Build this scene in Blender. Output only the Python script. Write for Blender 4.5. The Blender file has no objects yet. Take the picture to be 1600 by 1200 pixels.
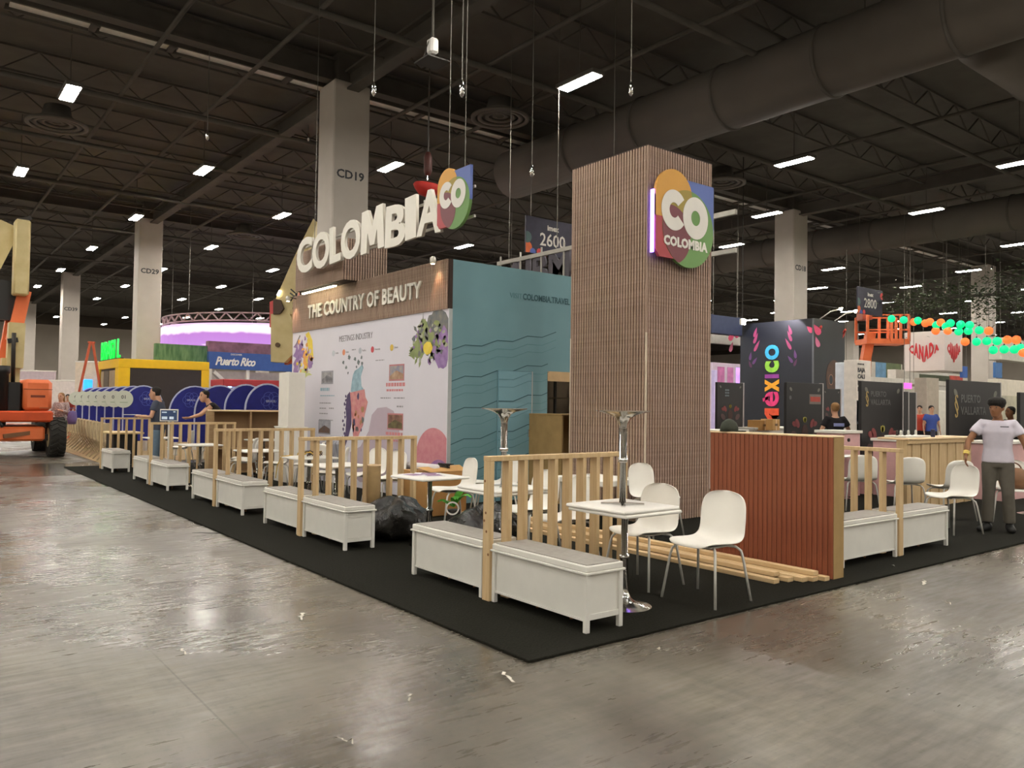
import bpy, bmesh, math, random
from mathutils import Vector, Matrix
random.seed(7)
sc = bpy.context.scene
col = sc.collection
PI = math.pi

# ------------------------------------------------------------------ camera, world, exposure
CAM = Vector((-2.95, -3.60, 1.5)); FOC = 1240.825
A, P_, RO = 0.910455035, 0.0264967901, 0.0141794592
_f = Vector((math.cos(A)*math.cos(P_), math.sin(A)*math.cos(P_), math.sin(P_)))
_r = Vector((math.sin(A), -math.cos(A), 0)); _u = _r.cross(_f)
RT = math.cos(RO)*_r + math.sin(RO)*_u
UP = -math.sin(RO)*_r + math.cos(RO)*_u
cd = bpy.data.cameras.new('camera'); cam = bpy.data.objects.new('camera', cd); col.objects.link(cam)
cd.sensor_width = 36; cd.lens = FOC/1600*36; cd.clip_end = 300
m = Matrix((RT, UP, -_f)).transposed().to_4x4(); m.translation = CAM
cam.matrix_world = m; sc.camera = cam
w = bpy.data.worlds.new('world'); sc.world = w; w.use_nodes = True
w.node_tree.nodes['Background'].inputs[0].default_value = (0.9, 0.85, 0.75, 1)
w.node_tree.nodes['Background'].inputs[1].default_value = 0.02
vs = sc.view_settings
vs.view_transform = 'Standard'; vs.look = 'None'; vs.gamma = 1; vs.use_curve_mapping = False
vs.exposure = 0.18
LAMP = 152.0       # radiance of every ceiling fixture
try: sc.cycles.use_light_tree = True
except Exception: pass
try: sc.cycles.sample_clamp_indirect = 6
except Exception: pass

# measuring helpers: a photo pixel and a distance along the view give a place in the hall
def at(px, py, d): return CAM + d*(_f + ((px-800)/FOC)*RT - ((py-600)/FOC)*UP)
def gp(px, py, z=0.0):
    r = at(px, py, 1) - CAM; return CAM + r*((z-CAM.z)/r.z)
def onx(px, py, X):
    r = at(px, py, 1) - CAM; return CAM + r*((X-CAM.x)/r.x)
def ony(px, py, Y):
    r = at(px, py, 1) - CAM; return CAM + r*((Y-CAM.y)/r.y)

# ------------------------------------------------------------------ materials
def lin(c):
    return tuple(((v/255)/12.92 if v/255 <= .04045 else ((v/255+.055)/1.055)**2.4) for v in c)
MATS = {}
def mat(name, rgb, rough=.55, metal=0, var=.08, scale=6, bump=0, stretch=(1,1,1), emit=0, rgb2=None, spec=.5, alpha=1):
    if name in MATS: return MATS[name]
    m = bpy.data.materials.new(name); m.use_nodes = True; nt = m.node_tree; N = nt.nodes; L = nt.links
    b = N['Principled BSDF']; c = lin(rgb)
    tc = N.new('ShaderNodeTexCoord'); mp = N.new('ShaderNodeMapping'); mp.inputs['Scale'].default_value = stretch
    nz = N.new('ShaderNodeTexNoise'); nz.inputs['Scale'].default_value = scale; nz.inputs['Detail'].default_value = 4
    L.new(tc.outputs['Object'], mp.inputs[0]); L.new(mp.outputs[0], nz.inputs['Vector'])
    cr = N.new('ShaderNodeValToRGB'); cr.color_ramp.elements[0].position = .3; cr.color_ramp.elements[1].position = .7
    c2 = lin(rgb2) if rgb2 else tuple(min(1, v*(1+var)) for v in c)
    c1 = c if rgb2 else tuple(v*(1-var) for v in c)
    cr.color_ramp.elements[0].color = (*c1, 1); cr.color_ramp.elements[1].color = (*c2, 1)
    L.new(nz.outputs['Fac'], cr.inputs[0]); L.new(cr.outputs[0], b.inputs['Base Color'])
    b.inputs['Roughness'].default_value = rough; b.inputs['Metallic'].default_value = metal
    b.inputs['Specular IOR Level'].default_value = spec
    if emit:
        L.new(cr.outputs[0], b.inputs['Emission Color']); b.inputs['Emission Strength'].default_value = emit
    if alpha < 1: b.inputs['Alpha'].default_value = alpha
    if bump:
        bp = N.new('ShaderNodeBump'); bp.inputs['Strength'].default_value = bump; bp.inputs['Distance'].default_value = .01
        L.new(nz.outputs['Fac'], bp.inputs['Height']); L.new(bp.outputs[0], b.inputs['Normal'])
    MATS[name] = m; return m

WHITE = mat('white_paint', (226,222,212), .5, var=.03)
BENCHW = mat('bench_white', (216,214,206), .5, var=.03)
BTOP = mat('bench_cushion', (152,147,140), .8, var=.08, scale=20, bump=.1)
PINE = mat('pine', (206,180,138), .65, var=.12, scale=4, stretch=(9,9,.7), rgb2=(190,160,116))
PINEH = mat('pine_long', (212,184,140), .65, scale=4, stretch=(9,.7,9), rgb2=(196,165,120))
KNOT = mat('knot', (120,80,45), .7)
SHELL = mat('chair_shell', (240,237,228), .38, var=.02)
LEGM = mat('chair_leg', (205,203,196), .4, metal=.2)
TABLE = mat('table_top', (232,229,222), .4, var=.03)
CHROME = mat('chrome', (222,220,216), .16, metal=1, var=.05)
BLACK = mat('black_plastic', (22,22,22), .5)
CARPET = mat('black_carpet', (22,22,18), .95, rgb2=(34,33,26), scale=60, bump=.6, spec=.1)
TAN = mat('tan_carpet', (176,152,118), .95, rgb2=(160,138,106), scale=20, bump=.3, spec=.1)
SLAT = mat('walnut_slat', (172,146,128), .6, scale=5, stretch=(7,7,.5), rgb2=(146,120,104))
SLATB = mat('walnut_backing', (58,44,37), .8, scale=8)
TEAL = mat('teal_paint', (114,152,160), .6, rgb2=(106,145,153), scale=1.2)
TEAL2 = mat('teal_lit', (124,166,178), .55, rgb2=(118,160,172), scale=1.2)  # wall teal made lighter: brighter light on the door put into its colour
TEALD = mat('teal_line_dark', (50,88,96), .6)
TEALM = mat('teal_line_faint', (88,132,138), .6)
MURAL = mat('mural_white', (216,213,222), .5, var=.02, scale=2)
REDW = mat('red_mahogany', (144,80,50), .5, scale=4, stretch=(8,8,.5), rgb2=(120,60,36))
KRAFT = mat('kraft_board', (168,138,90), .75, rgb2=(152,124,78), scale=5)
PLY = mat('plywood', (176,146,108), .7, rgb2=(158,128,92), scale=4, stretch=(1,1,5))
CREAM = mat('cream_edge', (236,206,166), .6)
ORANGE = mat('lift_orange', (232,122,70), .5, rgb2=(220,106,56), scale=3)
LCREAM = mat('lift_cream', (206,190,140), .5, rgb2=(190,172,120), scale=3)
RUBBER = mat('tyre_rubber', (40,38,34), .9, bump=.3)
DMET = mat('dark_metal', (48,44,40), .5, metal=.4)
CONC_COL = mat('column_paint', (196,188,178), .7, rgb2=(186,178,168), scale=1.5)
DCEIL = mat('ceiling_hazed', (94,90,83), .9, rgb2=(83,79,73), scale=1.5)  # black ceiling lifted to grey, with lens haze mixed into the colour
BEAM = mat('beam_paint', (92,87,80), .85, rgb2=(80,76,70), scale=2)
DUCT = mat('duct_paint', (98,91,83), .75, rgb2=(88,82,75), scale=1)
TRAY = mat('tray_panel', (232,230,224), .35)
INK = mat('ink_dark', (60,62,66), .6)
BLUE = mat('arch_blue', (34,40,132), .5, rgb2=(28,34,118))
YEL = mat('yellow_paint', (234,188,18), .5, var=.04)
NAVY = mat('navy_panel', (34,38,46), .45, rgb2=(28,31,38), scale=1)
NAVY2 = mat('hanging_sign_navy', (58,56,74), .6, rgb2=(50,48,64))
DARKP = mat('kiosk_black', (30,28,28), .5)
PINK = mat('pink_laminate', (214,170,168), .5)
SKIN_L = mat('skin_light', (196,150,122), .6); SKIN_D = mat('skin_dark', (136,92,62), .6)
HAIR_D = mat('hair_dark', (26,20,16), .8, bump=.5, scale=40); HAIR_B = mat('hair_blond', (150,112,70), .8, bump=.5, scale=40)
EYEM = mat('eye', (30,24,20), .2)

# ------------------------------------------------------------------ mesh helpers
class MB:
    def __init__(s): s.v = []; s.f = []; s.mi = []
    def add(s, vs_, fs, mi=0):
        n = len(s.v); s.v += [tuple(v) for v in vs_]; s.f += [tuple(i+n for i in f) for f in fs]; s.mi += [mi]*len(fs); return s
    def box(s, a, b, mi=0):
        x0,y0,z0 = a; x1,y1,z1 = b
        return s.add([(x0,y0,z0),(x1,y0,z0),(x1,y1,z0),(x0,y1,z0),(x0,y0,z1),(x1,y0,z1),(x1,y1,z1),(x0,y1,z1)],
              [(3,2,1,0),(4,5,6,7),(0,1,5,4),(1,2,6,5),(2,3,7,6),(3,0,4,7)], mi)
    def bev(s, a, b, r=.006, mi=0):            # box with chamfered edges
        a = Vector(a); b = Vector(b); vs_=[]; idx={}
        for ix in (0,1):
            for iy in (0,1):
                for iz in (0,1):
                    c = Vector((b.x if ix else a.x, b.y if iy else a.y, b.z if iz else a.z))
                    sg = Vector((-1 if ix else 1, -1 if iy else 1, -1 if iz else 1))*r
                    for k in range(3):
                        p = c.copy()
                        for q in range(3):
                            if q != k: p[q] += sg[q]
                        idx[(ix,iy,iz,k)] = len(vs_); vs_.append(p)
        # vertex k lies on the two... k: coordinate kept flush
        fs = []
        for k in range(3):
            o = [q for q in range(3) if q != k]
            for sd in (0,1):
                loop = []
                for (p,q) in ((0,0),(1,0),(1,1),(0,1)):
                    t = [0,0,0]; t[k]=sd; t[o[0]]=p; t[o[1]]=q; loop.append(idx[(*t,k)])
                fs.append(loop)
        for k in range(3):       # edges along axis k
            o = [q for q in range(3) if q != k]
            for p in (0,1):
                for q in (0,1):
                    t0=[0,0,0]; t0[o[0]]=p; t0[o[1]]=q; t1=list(t0); t1[k]=1
                    fs.append([idx[(*t0,o[0])],idx[(*t1,o[0])],idx[(*t1,o[1])],idx[(*t0,o[1])]])
        for ix in (0,1):
            for iy in (0,1):
                for iz in (0,1): fs.append([idx[(ix,iy,iz,k)] for k in range(3)])
        c = (a+b)/2; out=[]
        for f in fs:
            p=[vs_[i] for i in f]; n=(p[1]-p[0]).cross(p[2]-p[0])
            fc=sum(p,Vector())/len(p)
            out.append(tuple(f) if n.dot(fc-c)>0 else tuple(reversed(f)))
        return s.add(vs_, out, mi)
    def loft(s, pts, rad, n=10, side=(1,0,0), mi=0, cap=True):
        pts=[Vector(p) for p in pts]; k=len(pts); vs_=[]; side=Vector(side)
        for i,p in enumerate(pts):
            t=(pts[min(i+1,k-1)]-pts[max(i-1,0)]); t = t.normalized() if t.length>1e-9 else Vector((0,0,1))
            sd=side-t*side.dot(t)
            if sd.length<1e-4: sd=Vector((0,1,0))-t*t.y
            sd.normalize(); ot=t.cross(sd); r=rad[i] if i<len(rad) else rad[-1]
            ra,rb = (r,r) if not isinstance(r,(tuple,list)) else r
            for j in range(n):
                a_=2*PI*j/n; vs_.append(p+sd*ra*math.cos(a_)+ot*rb*math.sin(a_))
        fs=[]
        for i in range(k-1):
            for j in range(n):
                a_=i*n+j; b_=i*n+(j+1)%n; fs.append((a_,b_,b_+n,a_+n))
        if cap: fs.append(tuple(range(n-1,-1,-1))); fs.append(tuple(range((k-1)*n,k*n)))
        return s.add(vs_, fs, mi)
    def tube(s, pts, r, n=8, mi=0): return s.loft(pts, [r]*len(pts), n, (.3,.9,.2), mi)
    def bar(s, p, q, w, h, mi=0, up=(0,0,1)):
        p=Vector(p); q=Vector(q); t=(q-p).normalized(); up=Vector(up); sd=t.cross(up)
        if sd.length<1e-4: sd=Vector((1,0,0))
        sd.normalize(); u=sd.cross(t); vs_=[]
        for c in (p,q):
            for a_,b_ in ((-1,-1),(1,-1),(1,1),(-1,1)): vs_.append(c+sd*w/2*a_+u*h/2*b_)
        return s.add(vs_, [(0,1,2,3),(7,6,5,4),(0,4,5,1),(1,5,6,2),(2,6,7,3),(3,7,4,0)], mi)
    def lathe(s, prof, n=20, c=(0,0,0), mi=0, ax='z'):
        vs_=[]
        for r,z in prof:
            for j in range(n):
                a_=2*PI*j/n; x,y=r*math.cos(a_),r*math.sin(a_)
                p = (x,y,z) if ax=='z' else ((z,x,y) if ax=='x' else (y,z,x))
                vs_.append((p[0]+c[0],p[1]+c[1],p[2]+c[2]))
        fs=[]; k=len(prof)
        for i in range(k-1):
            for j in range(n):
                a_=i*n+j; b_=i*n+(j+1)%n; fs.append((a_,b_,b_+n,a_+n))
        fs.append(tuple(range(n-1,-1,-1))); fs.append(tuple(range((k-1)*n,k*n)))
        return s.add(vs_, fs, mi)
    def prism(s, poly, z0, z1, mi=0):
        n=len(poly); vs_=[(x,y,z0) for x,y in poly]+[(x,y,z1) for x,y in poly]
        ar=sum(poly[i][0]*poly[(i+1)%n][1]-poly[(i+1)%n][0]*poly[i][1] for i in range(n))
        top=list(range(n,2*n)); bot=list(range(n-1,-1,-1)); sides=[(i,(i+1)%n,n+(i+1)%n,n+i) for i in range(n)]
        fs=[tuple(top),tuple(bot)]+sides
        if ar<0: fs=[tuple(reversed(f)) for f in fs]
        return s.add(vs_, fs, mi)
    def sphere(s, c, r, n=12, k=8, mi=0):
        if not isinstance(r,(tuple,list)): r=(r,r,r)
        vs_=[(c[0],c[1],c[2]-r[2])]
        for i in range(1,k):
            ph=-PI/2+PI*i/k
            for j in range(n):
                a_=2*PI*j/n; vs_.append((c[0]+r[0]*math.cos(ph)*math.cos(a_),c[1]+r[1]*math.cos(ph)*math.sin(a_),c[2]+r[2]*math.sin(ph)))
        vs_.append((c[0],c[1],c[2]+r[2])); fs=[]
        for j in range(n): fs.append((0,1+(j+1)%n,1+j))
        for i in range(k-2):
            for j in range(n):
                a_=1+i*n+j; b_=1+i*n+(j+1)%n; fs.append((a_,b_,b_+n,a_+n))
        t=len(vs_)-1; o=1+(k-2)*n
        for j in range(n): fs.append((o+j,o+(j+1)%n,t))
        return s.add(vs_, fs, mi)
    def build(s, name, mats, parent=None, smooth=False, M=None):
        me=bpy.data.meshes.new(name); me.from_pydata(s.v,[],s.f)
        if not isinstance(mats,(list,tuple)): mats=[mats]
        for q in mats: me.materials.append(q)
        if len(mats)>1:
            for p,i in zip(me.polygons,s.mi): p.material_index=i
        if smooth: me.shade_smooth()
        me.update()
        return link(name, me, parent, M, smooth)
def link(name, me, parent=None, M=None, smooth=False):
    o=bpy.data.objects.new(name, me); col.objects.link(o)
    if parent: o.parent=parent
    if M is not None: o.matrix_local=M
    return o
def smooth_by(o, ang=40):
    me=o.data; me.shade_smooth()
    bm=bmesh.new(); bm.from_mesh(me); lim=math.radians(ang)
    for e in bm.edges:
        if len(e.link_faces)==2 and e.calc_face_angle(0)>lim: e.smooth=False
    bm.to_mesh(me); bm.free(); return o
def tag(o, label, cat, group=None, kind=None):
    o['label']=label; o['category']=cat
    if group: o['group']=group
    if kind: o['kind']=kind
    return o
def thing(name, label, cat, loc=(0,0,0), rz=0, group=None):
    o=bpy.data.objects.new(name,None); col.objects.link(o); o.location=loc; o.rotation_euler=(0,0,rz)
    o.empty_display_size=.1
    return tag(o,label,cat,group)
def struct(name, mb, m, smooth=False, M=None):
    o=mb.build(name,m,None,smooth,M); o['kind']='structure'; return o
def copy_tree(o, parent=None):
    c=o.copy(); col.objects.link(c); c.parent=parent
    for ch in list(o.children): copy_tree(ch,c)
    return c
def frame(o, u, v):
    u=Vector(u).normalized(); v=Vector(v).normalized(); n=u.cross(v)
    M=Matrix((u,v,n)).transposed().to_4x4(); M.translation=Vector(o); return M
def FX(y, z, X): return frame((X,y,z),(0,-1,0),(0,0,1))     # on a plane facing -X, reading towards -Y
def FY(x, z, Y): return frame((x,Y,z),(1,0,0),(0,0,1))      # on a plane facing -Y
_dg=None
def textmesh(s, h, depth=.01, bold=0, xs=1, align='LEFT', shear=0, res=2, space=1, bevel=0):
    c=bpy.data.curves.new('text','FONT'); c.body=s; c.size=h/0.73; c.extrude=depth/2; c.offset=bold*h
    c.align_x=align; c.resolution_u=res; c.shear=shear; c.space_character=space; c.bevel_depth=bevel
    t=bpy.data.objects.new('text',c); col.objects.link(t)
    me=bpy.data.meshes.new_from_object(t.evaluated_get(bpy.context.evaluated_depsgraph_get()))
    bpy.data.objects.remove(t); bpy.data.curves.remove(c)
    for v in me.vertices: v.co.x*=xs; v.co.z+=depth/2
    return me
def text(name, s, h, m, parent, M, **k):
    me=textmesh(s,h,**k); me.materials.clear(); me.materials.append(m); me.name=name
    return link(name, me, parent, M)
def circ(cx, cy, r, n=28, a0=0, a1=2*PI, ry=None):
    ry=ry or r; full=abs(a1-a0-2*PI)<1e-6
    return [(cx+r*math.cos(a0+(a1-a0)*i/(n if full else n-1)), cy+ry*math.sin(a0+(a1-a0)*i/(n if full else n-1))) for i in range(n)]
def blob(cx, cy, r, seed, n=22, amp=.25, ry=None):
    R_=random.Random(seed); ry=ry or r
    return [(cx+r*(1+amp*R_.uniform(-1,1))*math.cos(2*PI*i/n), cy+ry*(1+amp*R_.uniform(-1,1))*math.sin(2*PI*i/n)) for i in range(n)]
def decal(name, poly, m, parent, M, z=.002): return MB().prism(poly,0,z).build(name,m,parent,M=M)
def arcring(mb, cx, cy, r0, r1, a0, a1, z0, z1, n=24, sy=1, mi=0):
    full=abs(abs(a1-a0)-2*PI)<1e-6; vs_=[]; k=n if full else n+1
    for i in range(k):
        a_=a0+(a1-a0)*i/n; c_,s_=math.cos(a_),math.sin(a_)
        for r in (r0,r1):
            for z in (z0,z1): vs_.append((cx+r*c_, cy+r*s_*sy, z))
    fs=[]
    for i in range(n):
        a_=4*i; b_=4*((i+1)%k)
        fs+=[(a_+1,a_+3,b_+3,b_+1),(a_,b_,b_+2,a_+2),(a_+2,b_+2,b_+3,a_+3),(a_,a_+1,b_+1,b_)]
    if not full: fs+=[(0,2,3,1),(4*n,4*n+1,4*n+3,4*n+2)]
    return mb.add(vs_,fs,mi)

# ------------------------------------------------------------------ floor, walls, ceiling
def floor_material():
    m=bpy.data.materials.new('polished_concrete'); m.use_nodes=True; nt=m.node_tree; N=nt.nodes; L=nt.links; b=N['Principled BSDF']
    tc=N.new('ShaderNodeTexCoord')
    def noise(scale, st=(1,1,1), det=6, dist=0, rough=.6, rot=0):
        mp=N.new('ShaderNodeMapping'); mp.inputs['Scale'].default_value=st; mp.inputs['Rotation'].default_value=(0,0,rot); n=N.new('ShaderNodeTexNoise')
        n.inputs['Scale'].default_value=scale; n.inputs['Detail'].default_value=det; n.inputs['Distortion'].default_value=dist; n.inputs['Roughness'].default_value=rough
        L.new(tc.outputs['Object'],mp.inputs[0]); L.new(mp.outputs[0],n.inputs['Vector']); return n.outputs['Fac']
    def ramp(src, stops):
        r=N.new('ShaderNodeValToRGB'); e=r.color_ramp.elements
        e[0].position,e[1].position=stops[0][0],stops[-1][0]
        e[0].color=(*stops[0][1],1); e[1].color=(*stops[-1][1],1)
        for p,c in stops[1:-1]: x=e.new(p); x.color=(*c,1)
        L.new(src,r.inputs[0]); return r.outputs[0]
    def mix(a,b_,f,t='MIX'):
        x=N.new('ShaderNodeMix'); x.data_type='RGBA'; x.blend_type=t
        if isinstance(f,float): x.inputs[0].default_value=f
        else: L.new(f,x.inputs[0])
        L.new(a,x.inputs[6]); L.new(b_,x.inputs[7]); return x.outputs[2]
    g=lambda v:(v,v,v)
    base=ramp(noise(.5,det=8,dist=.4),[(.3,lin((76,71,62))),(.5,lin((94,88,78))),(.72,lin((118,112,99)))])
    th=-.66                                                                   # scuffs left by the traffic crossing the aisle
    stA=ramp(noise(1.6,(.7,7,1),det=9,dist=.2,rot=th),[(.36,g(.78)),(.5,g(.97)),(.66,g(1.12)),(.8,g(1.3))])
    stB=ramp(noise(1.3,(6,.5,1),det=8,dist=.2),[(.36,g(.80)),(.52,g(.98)),(.7,g(1.14))])   # wheel tracks along the aisle
    stC=ramp(noise(5,(.8,6,1),det=8,rot=th+.2),[(.58,g(1)),(.70,g(1.25)),(.80,g(1.55))])     # fine pale scratches
    spk=ramp(noise(22,det=5),[(.32,g(.62)),(.42,g(1)),(.7,g(1.10))])
    c=mix(base,stA,.8,'MULTIPLY'); c=mix(c,stB,.75,'MULTIPLY'); c=mix(c,stC,.8,'MULTIPLY'); c=mix(c,spk,.6,'MULTIPLY')
    # saw-cut joints
    br=N.new('ShaderNodeTexBrick'); br.inputs['Scale'].default_value=1; br.offset=0; br.inputs['Brick Width'].default_value=4.57; br.inputs['Row Height'].default_value=4.57
    br.inputs['Mortar Size'].default_value=.006; br.inputs['Mortar Smooth'].default_value=.3
    mp=N.new('ShaderNodeMapping'); mp.inputs['Location'].default_value=(1.7,2.9,0); L.new(tc.outputs['Object'],mp.inputs[0]); L.new(mp.outputs[0],br.inputs['Vector'])
    jc=N.new('ShaderNodeRGB'); jc.outputs[0].default_value=(*lin((84,78,68)),1)
    c=mix(c,jc.outputs[0],br.outputs['Fac']); L.new(c,b.inputs['Base Color'])
    r1=ramp(noise(.35,(1,1,1),det=3,dist=.3),[(.36,g(.17)),(.5,g(.27)),(.64,g(.40))])
    r2=ramp(noise(4,(.8,5,1),det=8,rot=th),[(.35,g(.8)),(.65,g(1.35))])
    L.new(mix(r1,r2,.8,'MULTIPLY'),b.inputs['Roughness'])
    b.inputs['Specular IOR Level'].default_value=.55
    bp=N.new('ShaderNodeBump'); bp.inputs['Strength'].default_value=.12; bp.inputs['Distance'].default_value=.004
    L.new(noise(1.6,(1,1,1),det=2),bp.inputs['Height']); L.new(bp.outputs[0],b.inputs['Normal'])
    return m
X0,X1,Y0,Y1,ZC = -26,84,-26,84,9.7
struct('floor', MB().box((X0,Y0,-.2),(X1,Y1,0)), floor_material())
struct('ceiling', MB().box((X0,Y0,ZC),(X1,Y1,ZC+.2)), DCEIL)
WALLM = mat('hall_wall', (196,186,172), .9, rgb2=(184,174,160), scale=.5)
WALLD = mat('hall_wall_dark', (84,76,66), .9, rgb2=(74,66,58), scale=.5)
for nm,a,b in (('wall_left',(X0-.2,Y0,0),(X0,Y1,8.6)),('wall_back',(X0,Y1,0),(X1,Y1+.2,8.6)),('wall_right',(X1,Y0,0),(X1+.2,Y1,8.6)),('wall_front',(X0,Y0-.2,0),(X1,Y0,8.6))):
    struct(nm, MB().box(a,b), WALLM)
    struct('trim_%d'%(1+('left','back','right','front').index(nm[5:])), MB().box((a[0],a[1],8.6),(b[0],b[1],ZC)), WALLD)

# columns: a regular grid of square painted piers
def column(x, y, txt, label):
    t=thing('square_column', label, 'column', (x,y,0), 0, 'structural columns of the hall')
    t['kind']='structure'
    MB().bev((-.46,-.42,0),(.46,.42,9.0),.03).build('shaft',CONC_COL,t)
    MB().box((-.48,-.44,0),(.48,.44,.15)).build('skirting',DMET,t)
    MB().box((-.3,-.3,9.0),(.3,.3,ZC)).build('column_head',BEAM,t)
    if txt: text('lettering',txt,.20,INK,t,FY(-.02,6.72,-.422),bold=.035,align='CENTER',depth=.004,xs=1.05)
COLX=[5.33+18.55*i for i in range(-1,5)]; COLY=[13.72+18.1*j for j in range(-2,4)]
for i,x in enumerate(COLX):
    for j,y in enumerate(COLY):
        if (i,j) in ((1,1),): continue
        num={(1,2):'CD19',(1,3):'CD29',(1,4):'CD39',(2,2):'CD18'}.get((i,j))
        desc={(1,2):'tall pale column lettered CD19 rising behind the white mural wall',(1,3):'tall pale column lettered CD29 behind the yellow stand',
              (1,4):'pale column lettered CD39, left of the yellow stand',(2,2):'pale column rising out of the black painted block',(3,2):'pale column behind the hanging white cube and green lights'}.get((i,j),'plain pale column far off in the hall')
        column(x-.04*(j-2)*2.2-(1.3 if i==3 else 0), y, num, desc)

# roof steel: main girders, open-web joists, conduits
def girder(p,q,h=.55,w_=.3):
    p=Vector(p); q=Vector(q); mb=MB()
    mb.bar(p+Vector((0,0,h/2-.03)),q+Vector((0,0,h/2-.03)),w_,.05); mb.bar(p-Vector((0,0,h/2-.03)),q-Vector((0,0,h/2-.03)),w_,.05)
    mb.bar(p,q,.04,h-.06)
    return struct('ceiling_girder',mb,BEAM)
for y in COLY: girder((X0,y,9.32),(X1,y,9.32))
for x in COLX[0:]: girder((x,Y0,9.05),(x,Y1,9.05),.5,.3)
def joist(y):
    mb=MB(); z1,z0=9.62,9.05
    mb.bar((X0,y,z1),(X1,y,z1),.08,.05); mb.bar((X0,y,z0),(X1,y,z0),.07,.05)
    x=X0; k=0
    while x<56:
        mb.bar((x,y,z0 if k%2 else z1),(x+.75,y,z1 if k%2 else z0),.03,.03,up=(0,1,0)); x+=.75; k+=1
    o=mb.build('ceiling_joist',BEAM); o['kind']='structure'
for k in range(22):
    y=-6.4+3.03*k
    joist(y)
def run(name, p, q, r, m=BEAM):
    o=MB().tube([p,q],r,8).build(name,m,None,True); o['kind']='structure'
for x in (-7.5,-4.2,1.2,3.2,7.1,9.2,14.4,17.8,21.5,26.2,31,37.3): run('ceiling_conduit',(x,Y0,8.92),(x,Y1,8.92),.05)
for y in (1.6,6.2,10.3,17.5,21.9,27,34,43): run('ceiling_pipe',(X0,y,8.82),(X1,y,8.82),.07)
# pale tray that runs the length of the hall in front of the columns
tr=thing('cable_tray','long dark cable tray with a row of pale panels under the ceiling','tray',(0,14.35,9.12)); tr['kind']='structure'
mb=MB()
for dy in (-.22,.22): mb.bar((X0,dy,0),(X1,dy,0),.05,.12)
mb.build('tray_rail',BEAM,tr)
x=-12.0; rr=random.Random(3)
while x<40:
    L_=rr.uniform(1.3,2.6); MB().box((x,-.2,-.0),(x+L_,.2,.04)).build('tray_panel',TRAY,tr); MB().box((x+L_,-.24,-.06),(x+L_+.12,.24,.08)).build('tray_bracket',BEAM,tr); x+=L_+.2
# ducts
def duct(p,q,r,label):
    t=thing('air_duct',label,'duct',p); p=Vector(p); q=Vector(q)-p; t['kind']='structure'
    MB().tube([(0,0,0),q],r,28).build('duct_run',DUCT,t,True)
    n=int(q.length/2.4); d=q.normalized()
    for i in range(1,n): MB().tube([d*(i*2.4-.03),d*(i*2.4+.03)],r+.03,28).build('duct_joint',BEAM,t,True)
    return t
duct((11.4,-12,8.35),(11.4,15,8.35),.70,'wide round brown duct above the wood clad tower')
duct((12.1,2.2,8.2),(40,2.2,8.2),.62,'round brown duct branching off to the right under the ceiling')
duct((27,-12,8.3),(27,40,8.3),.6,'round duct crossing the far right of the ceiling')
duct((-1.2,23,8.6),(-1.2,60,8.6),.4,'thin round duct over the far left aisle')
dl={(8.6,11.9):'round ringed diffuser between the big letters and the wood tower',(.15,19.6):'round ringed diffuser at the upper left, below the leftmost lamps',(17.3,11.9):'round ringed diffuser just right of the top of the wood tower',(-7,10):'round ringed diffuser over the left aisle',(24,20):'round ringed diffuser above the painted block column',(8.6,30):'round ringed diffuser far beyond the big letters'}
for x,y,z in ((8.6,11.9,8.6),(.15,19.6,8.6),(17.3,11.9,8.6),(-7,10,8.6),(24,20,8.6),(8.6,30,8.6)):
    t=thing('air_diffuser',dl[(x,y)],'diffuser',(x,y,z),0,'round diffusers under the ceiling')
    for r0,r1,zz in ((.1,.2,-.02),(.28,.38,-.05),(.46,.56,-.08),(.62,.72,-.1)):
        mb=MB(); arcring(mb,0,0,r0,r1,0,2*PI,zz,zz+.06,28); mb.build('ring',DUCT,t,True)
    MB().lathe([(.55,.0),(.35,.16),(.3,9.0-z)],16).build('neck',BEAM,t,True)

# ------------------------------------------------------------------ ceiling lamps: the light of the hall
GLOW=mat('lamp_glow',(255,249,238),emit=LAMP,var=0)
GLOWF=mat('lamp_housing',(90,86,80),.5)
def lamp_mesh():
    a=MB().bev((-.17,-.56,0),(.17,.56,.09),.02); b=MB().box((-.13,-.5,-.012),(.13,.5,.0))
    return a,b
a,b=lamp_mesh()
lp=thing('ceiling_lamp','long white lamp hanging under the black ceiling','lamp',(0,0,8),0,'white linear lamps under the ceiling')
a.build('housing',GLOWF,lp); b.build('diffuser',GLOW,lp); MB().tube([(0,0,.09),(0,0,ZC-8)],.012,5).build('stem',BEAM,lp)
first=True
LL={(7.7,7.9):'long white lamp up between the hanging round logo and the wood tower',(11.9,4.4):'largest white lamp, upper right of the wood tower',(15.6,8.2):'white lamp above the pale column that rises from the black block',
(19.9,4.7):'white lamp cut by the right edge, upper one',(7.7,15.6):'white lamp just right of the CD19 column above the big letters',(3.9,19.5):'topmost white lamp between the CD29 and CD19 columns',(0,15.4):'large white lamp at the upper left',
(0,22.8):'white lamp at the left edge above the boom lift',(7.5,22.9):'white lamp left of the bottom of the CD19 column',(7.5,30.8):'white lamp right of the CD29 column, level with its lettering',(15.5,23.6):'white lamp low between the hanging round logo and the teal wall',
(23.4,8.4):'white lamp right of the top of the pale column in the black block',(23.2,15.9):'white lamp just right of the round logo on the wood tower',(3.8,34.3):'white lamp between the CD39 and CD29 columns, level with the CD29 lettering'}
def put_lamp(x,y):
    global first
    o=lp if first else copy_tree(lp); first=False
    o.location=(x,y,8.0)
    for (a,b),lb in LL.items():
        if abs(a-x)<1.2 and abs(b-y)<1.2: o['label']=lb
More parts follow.
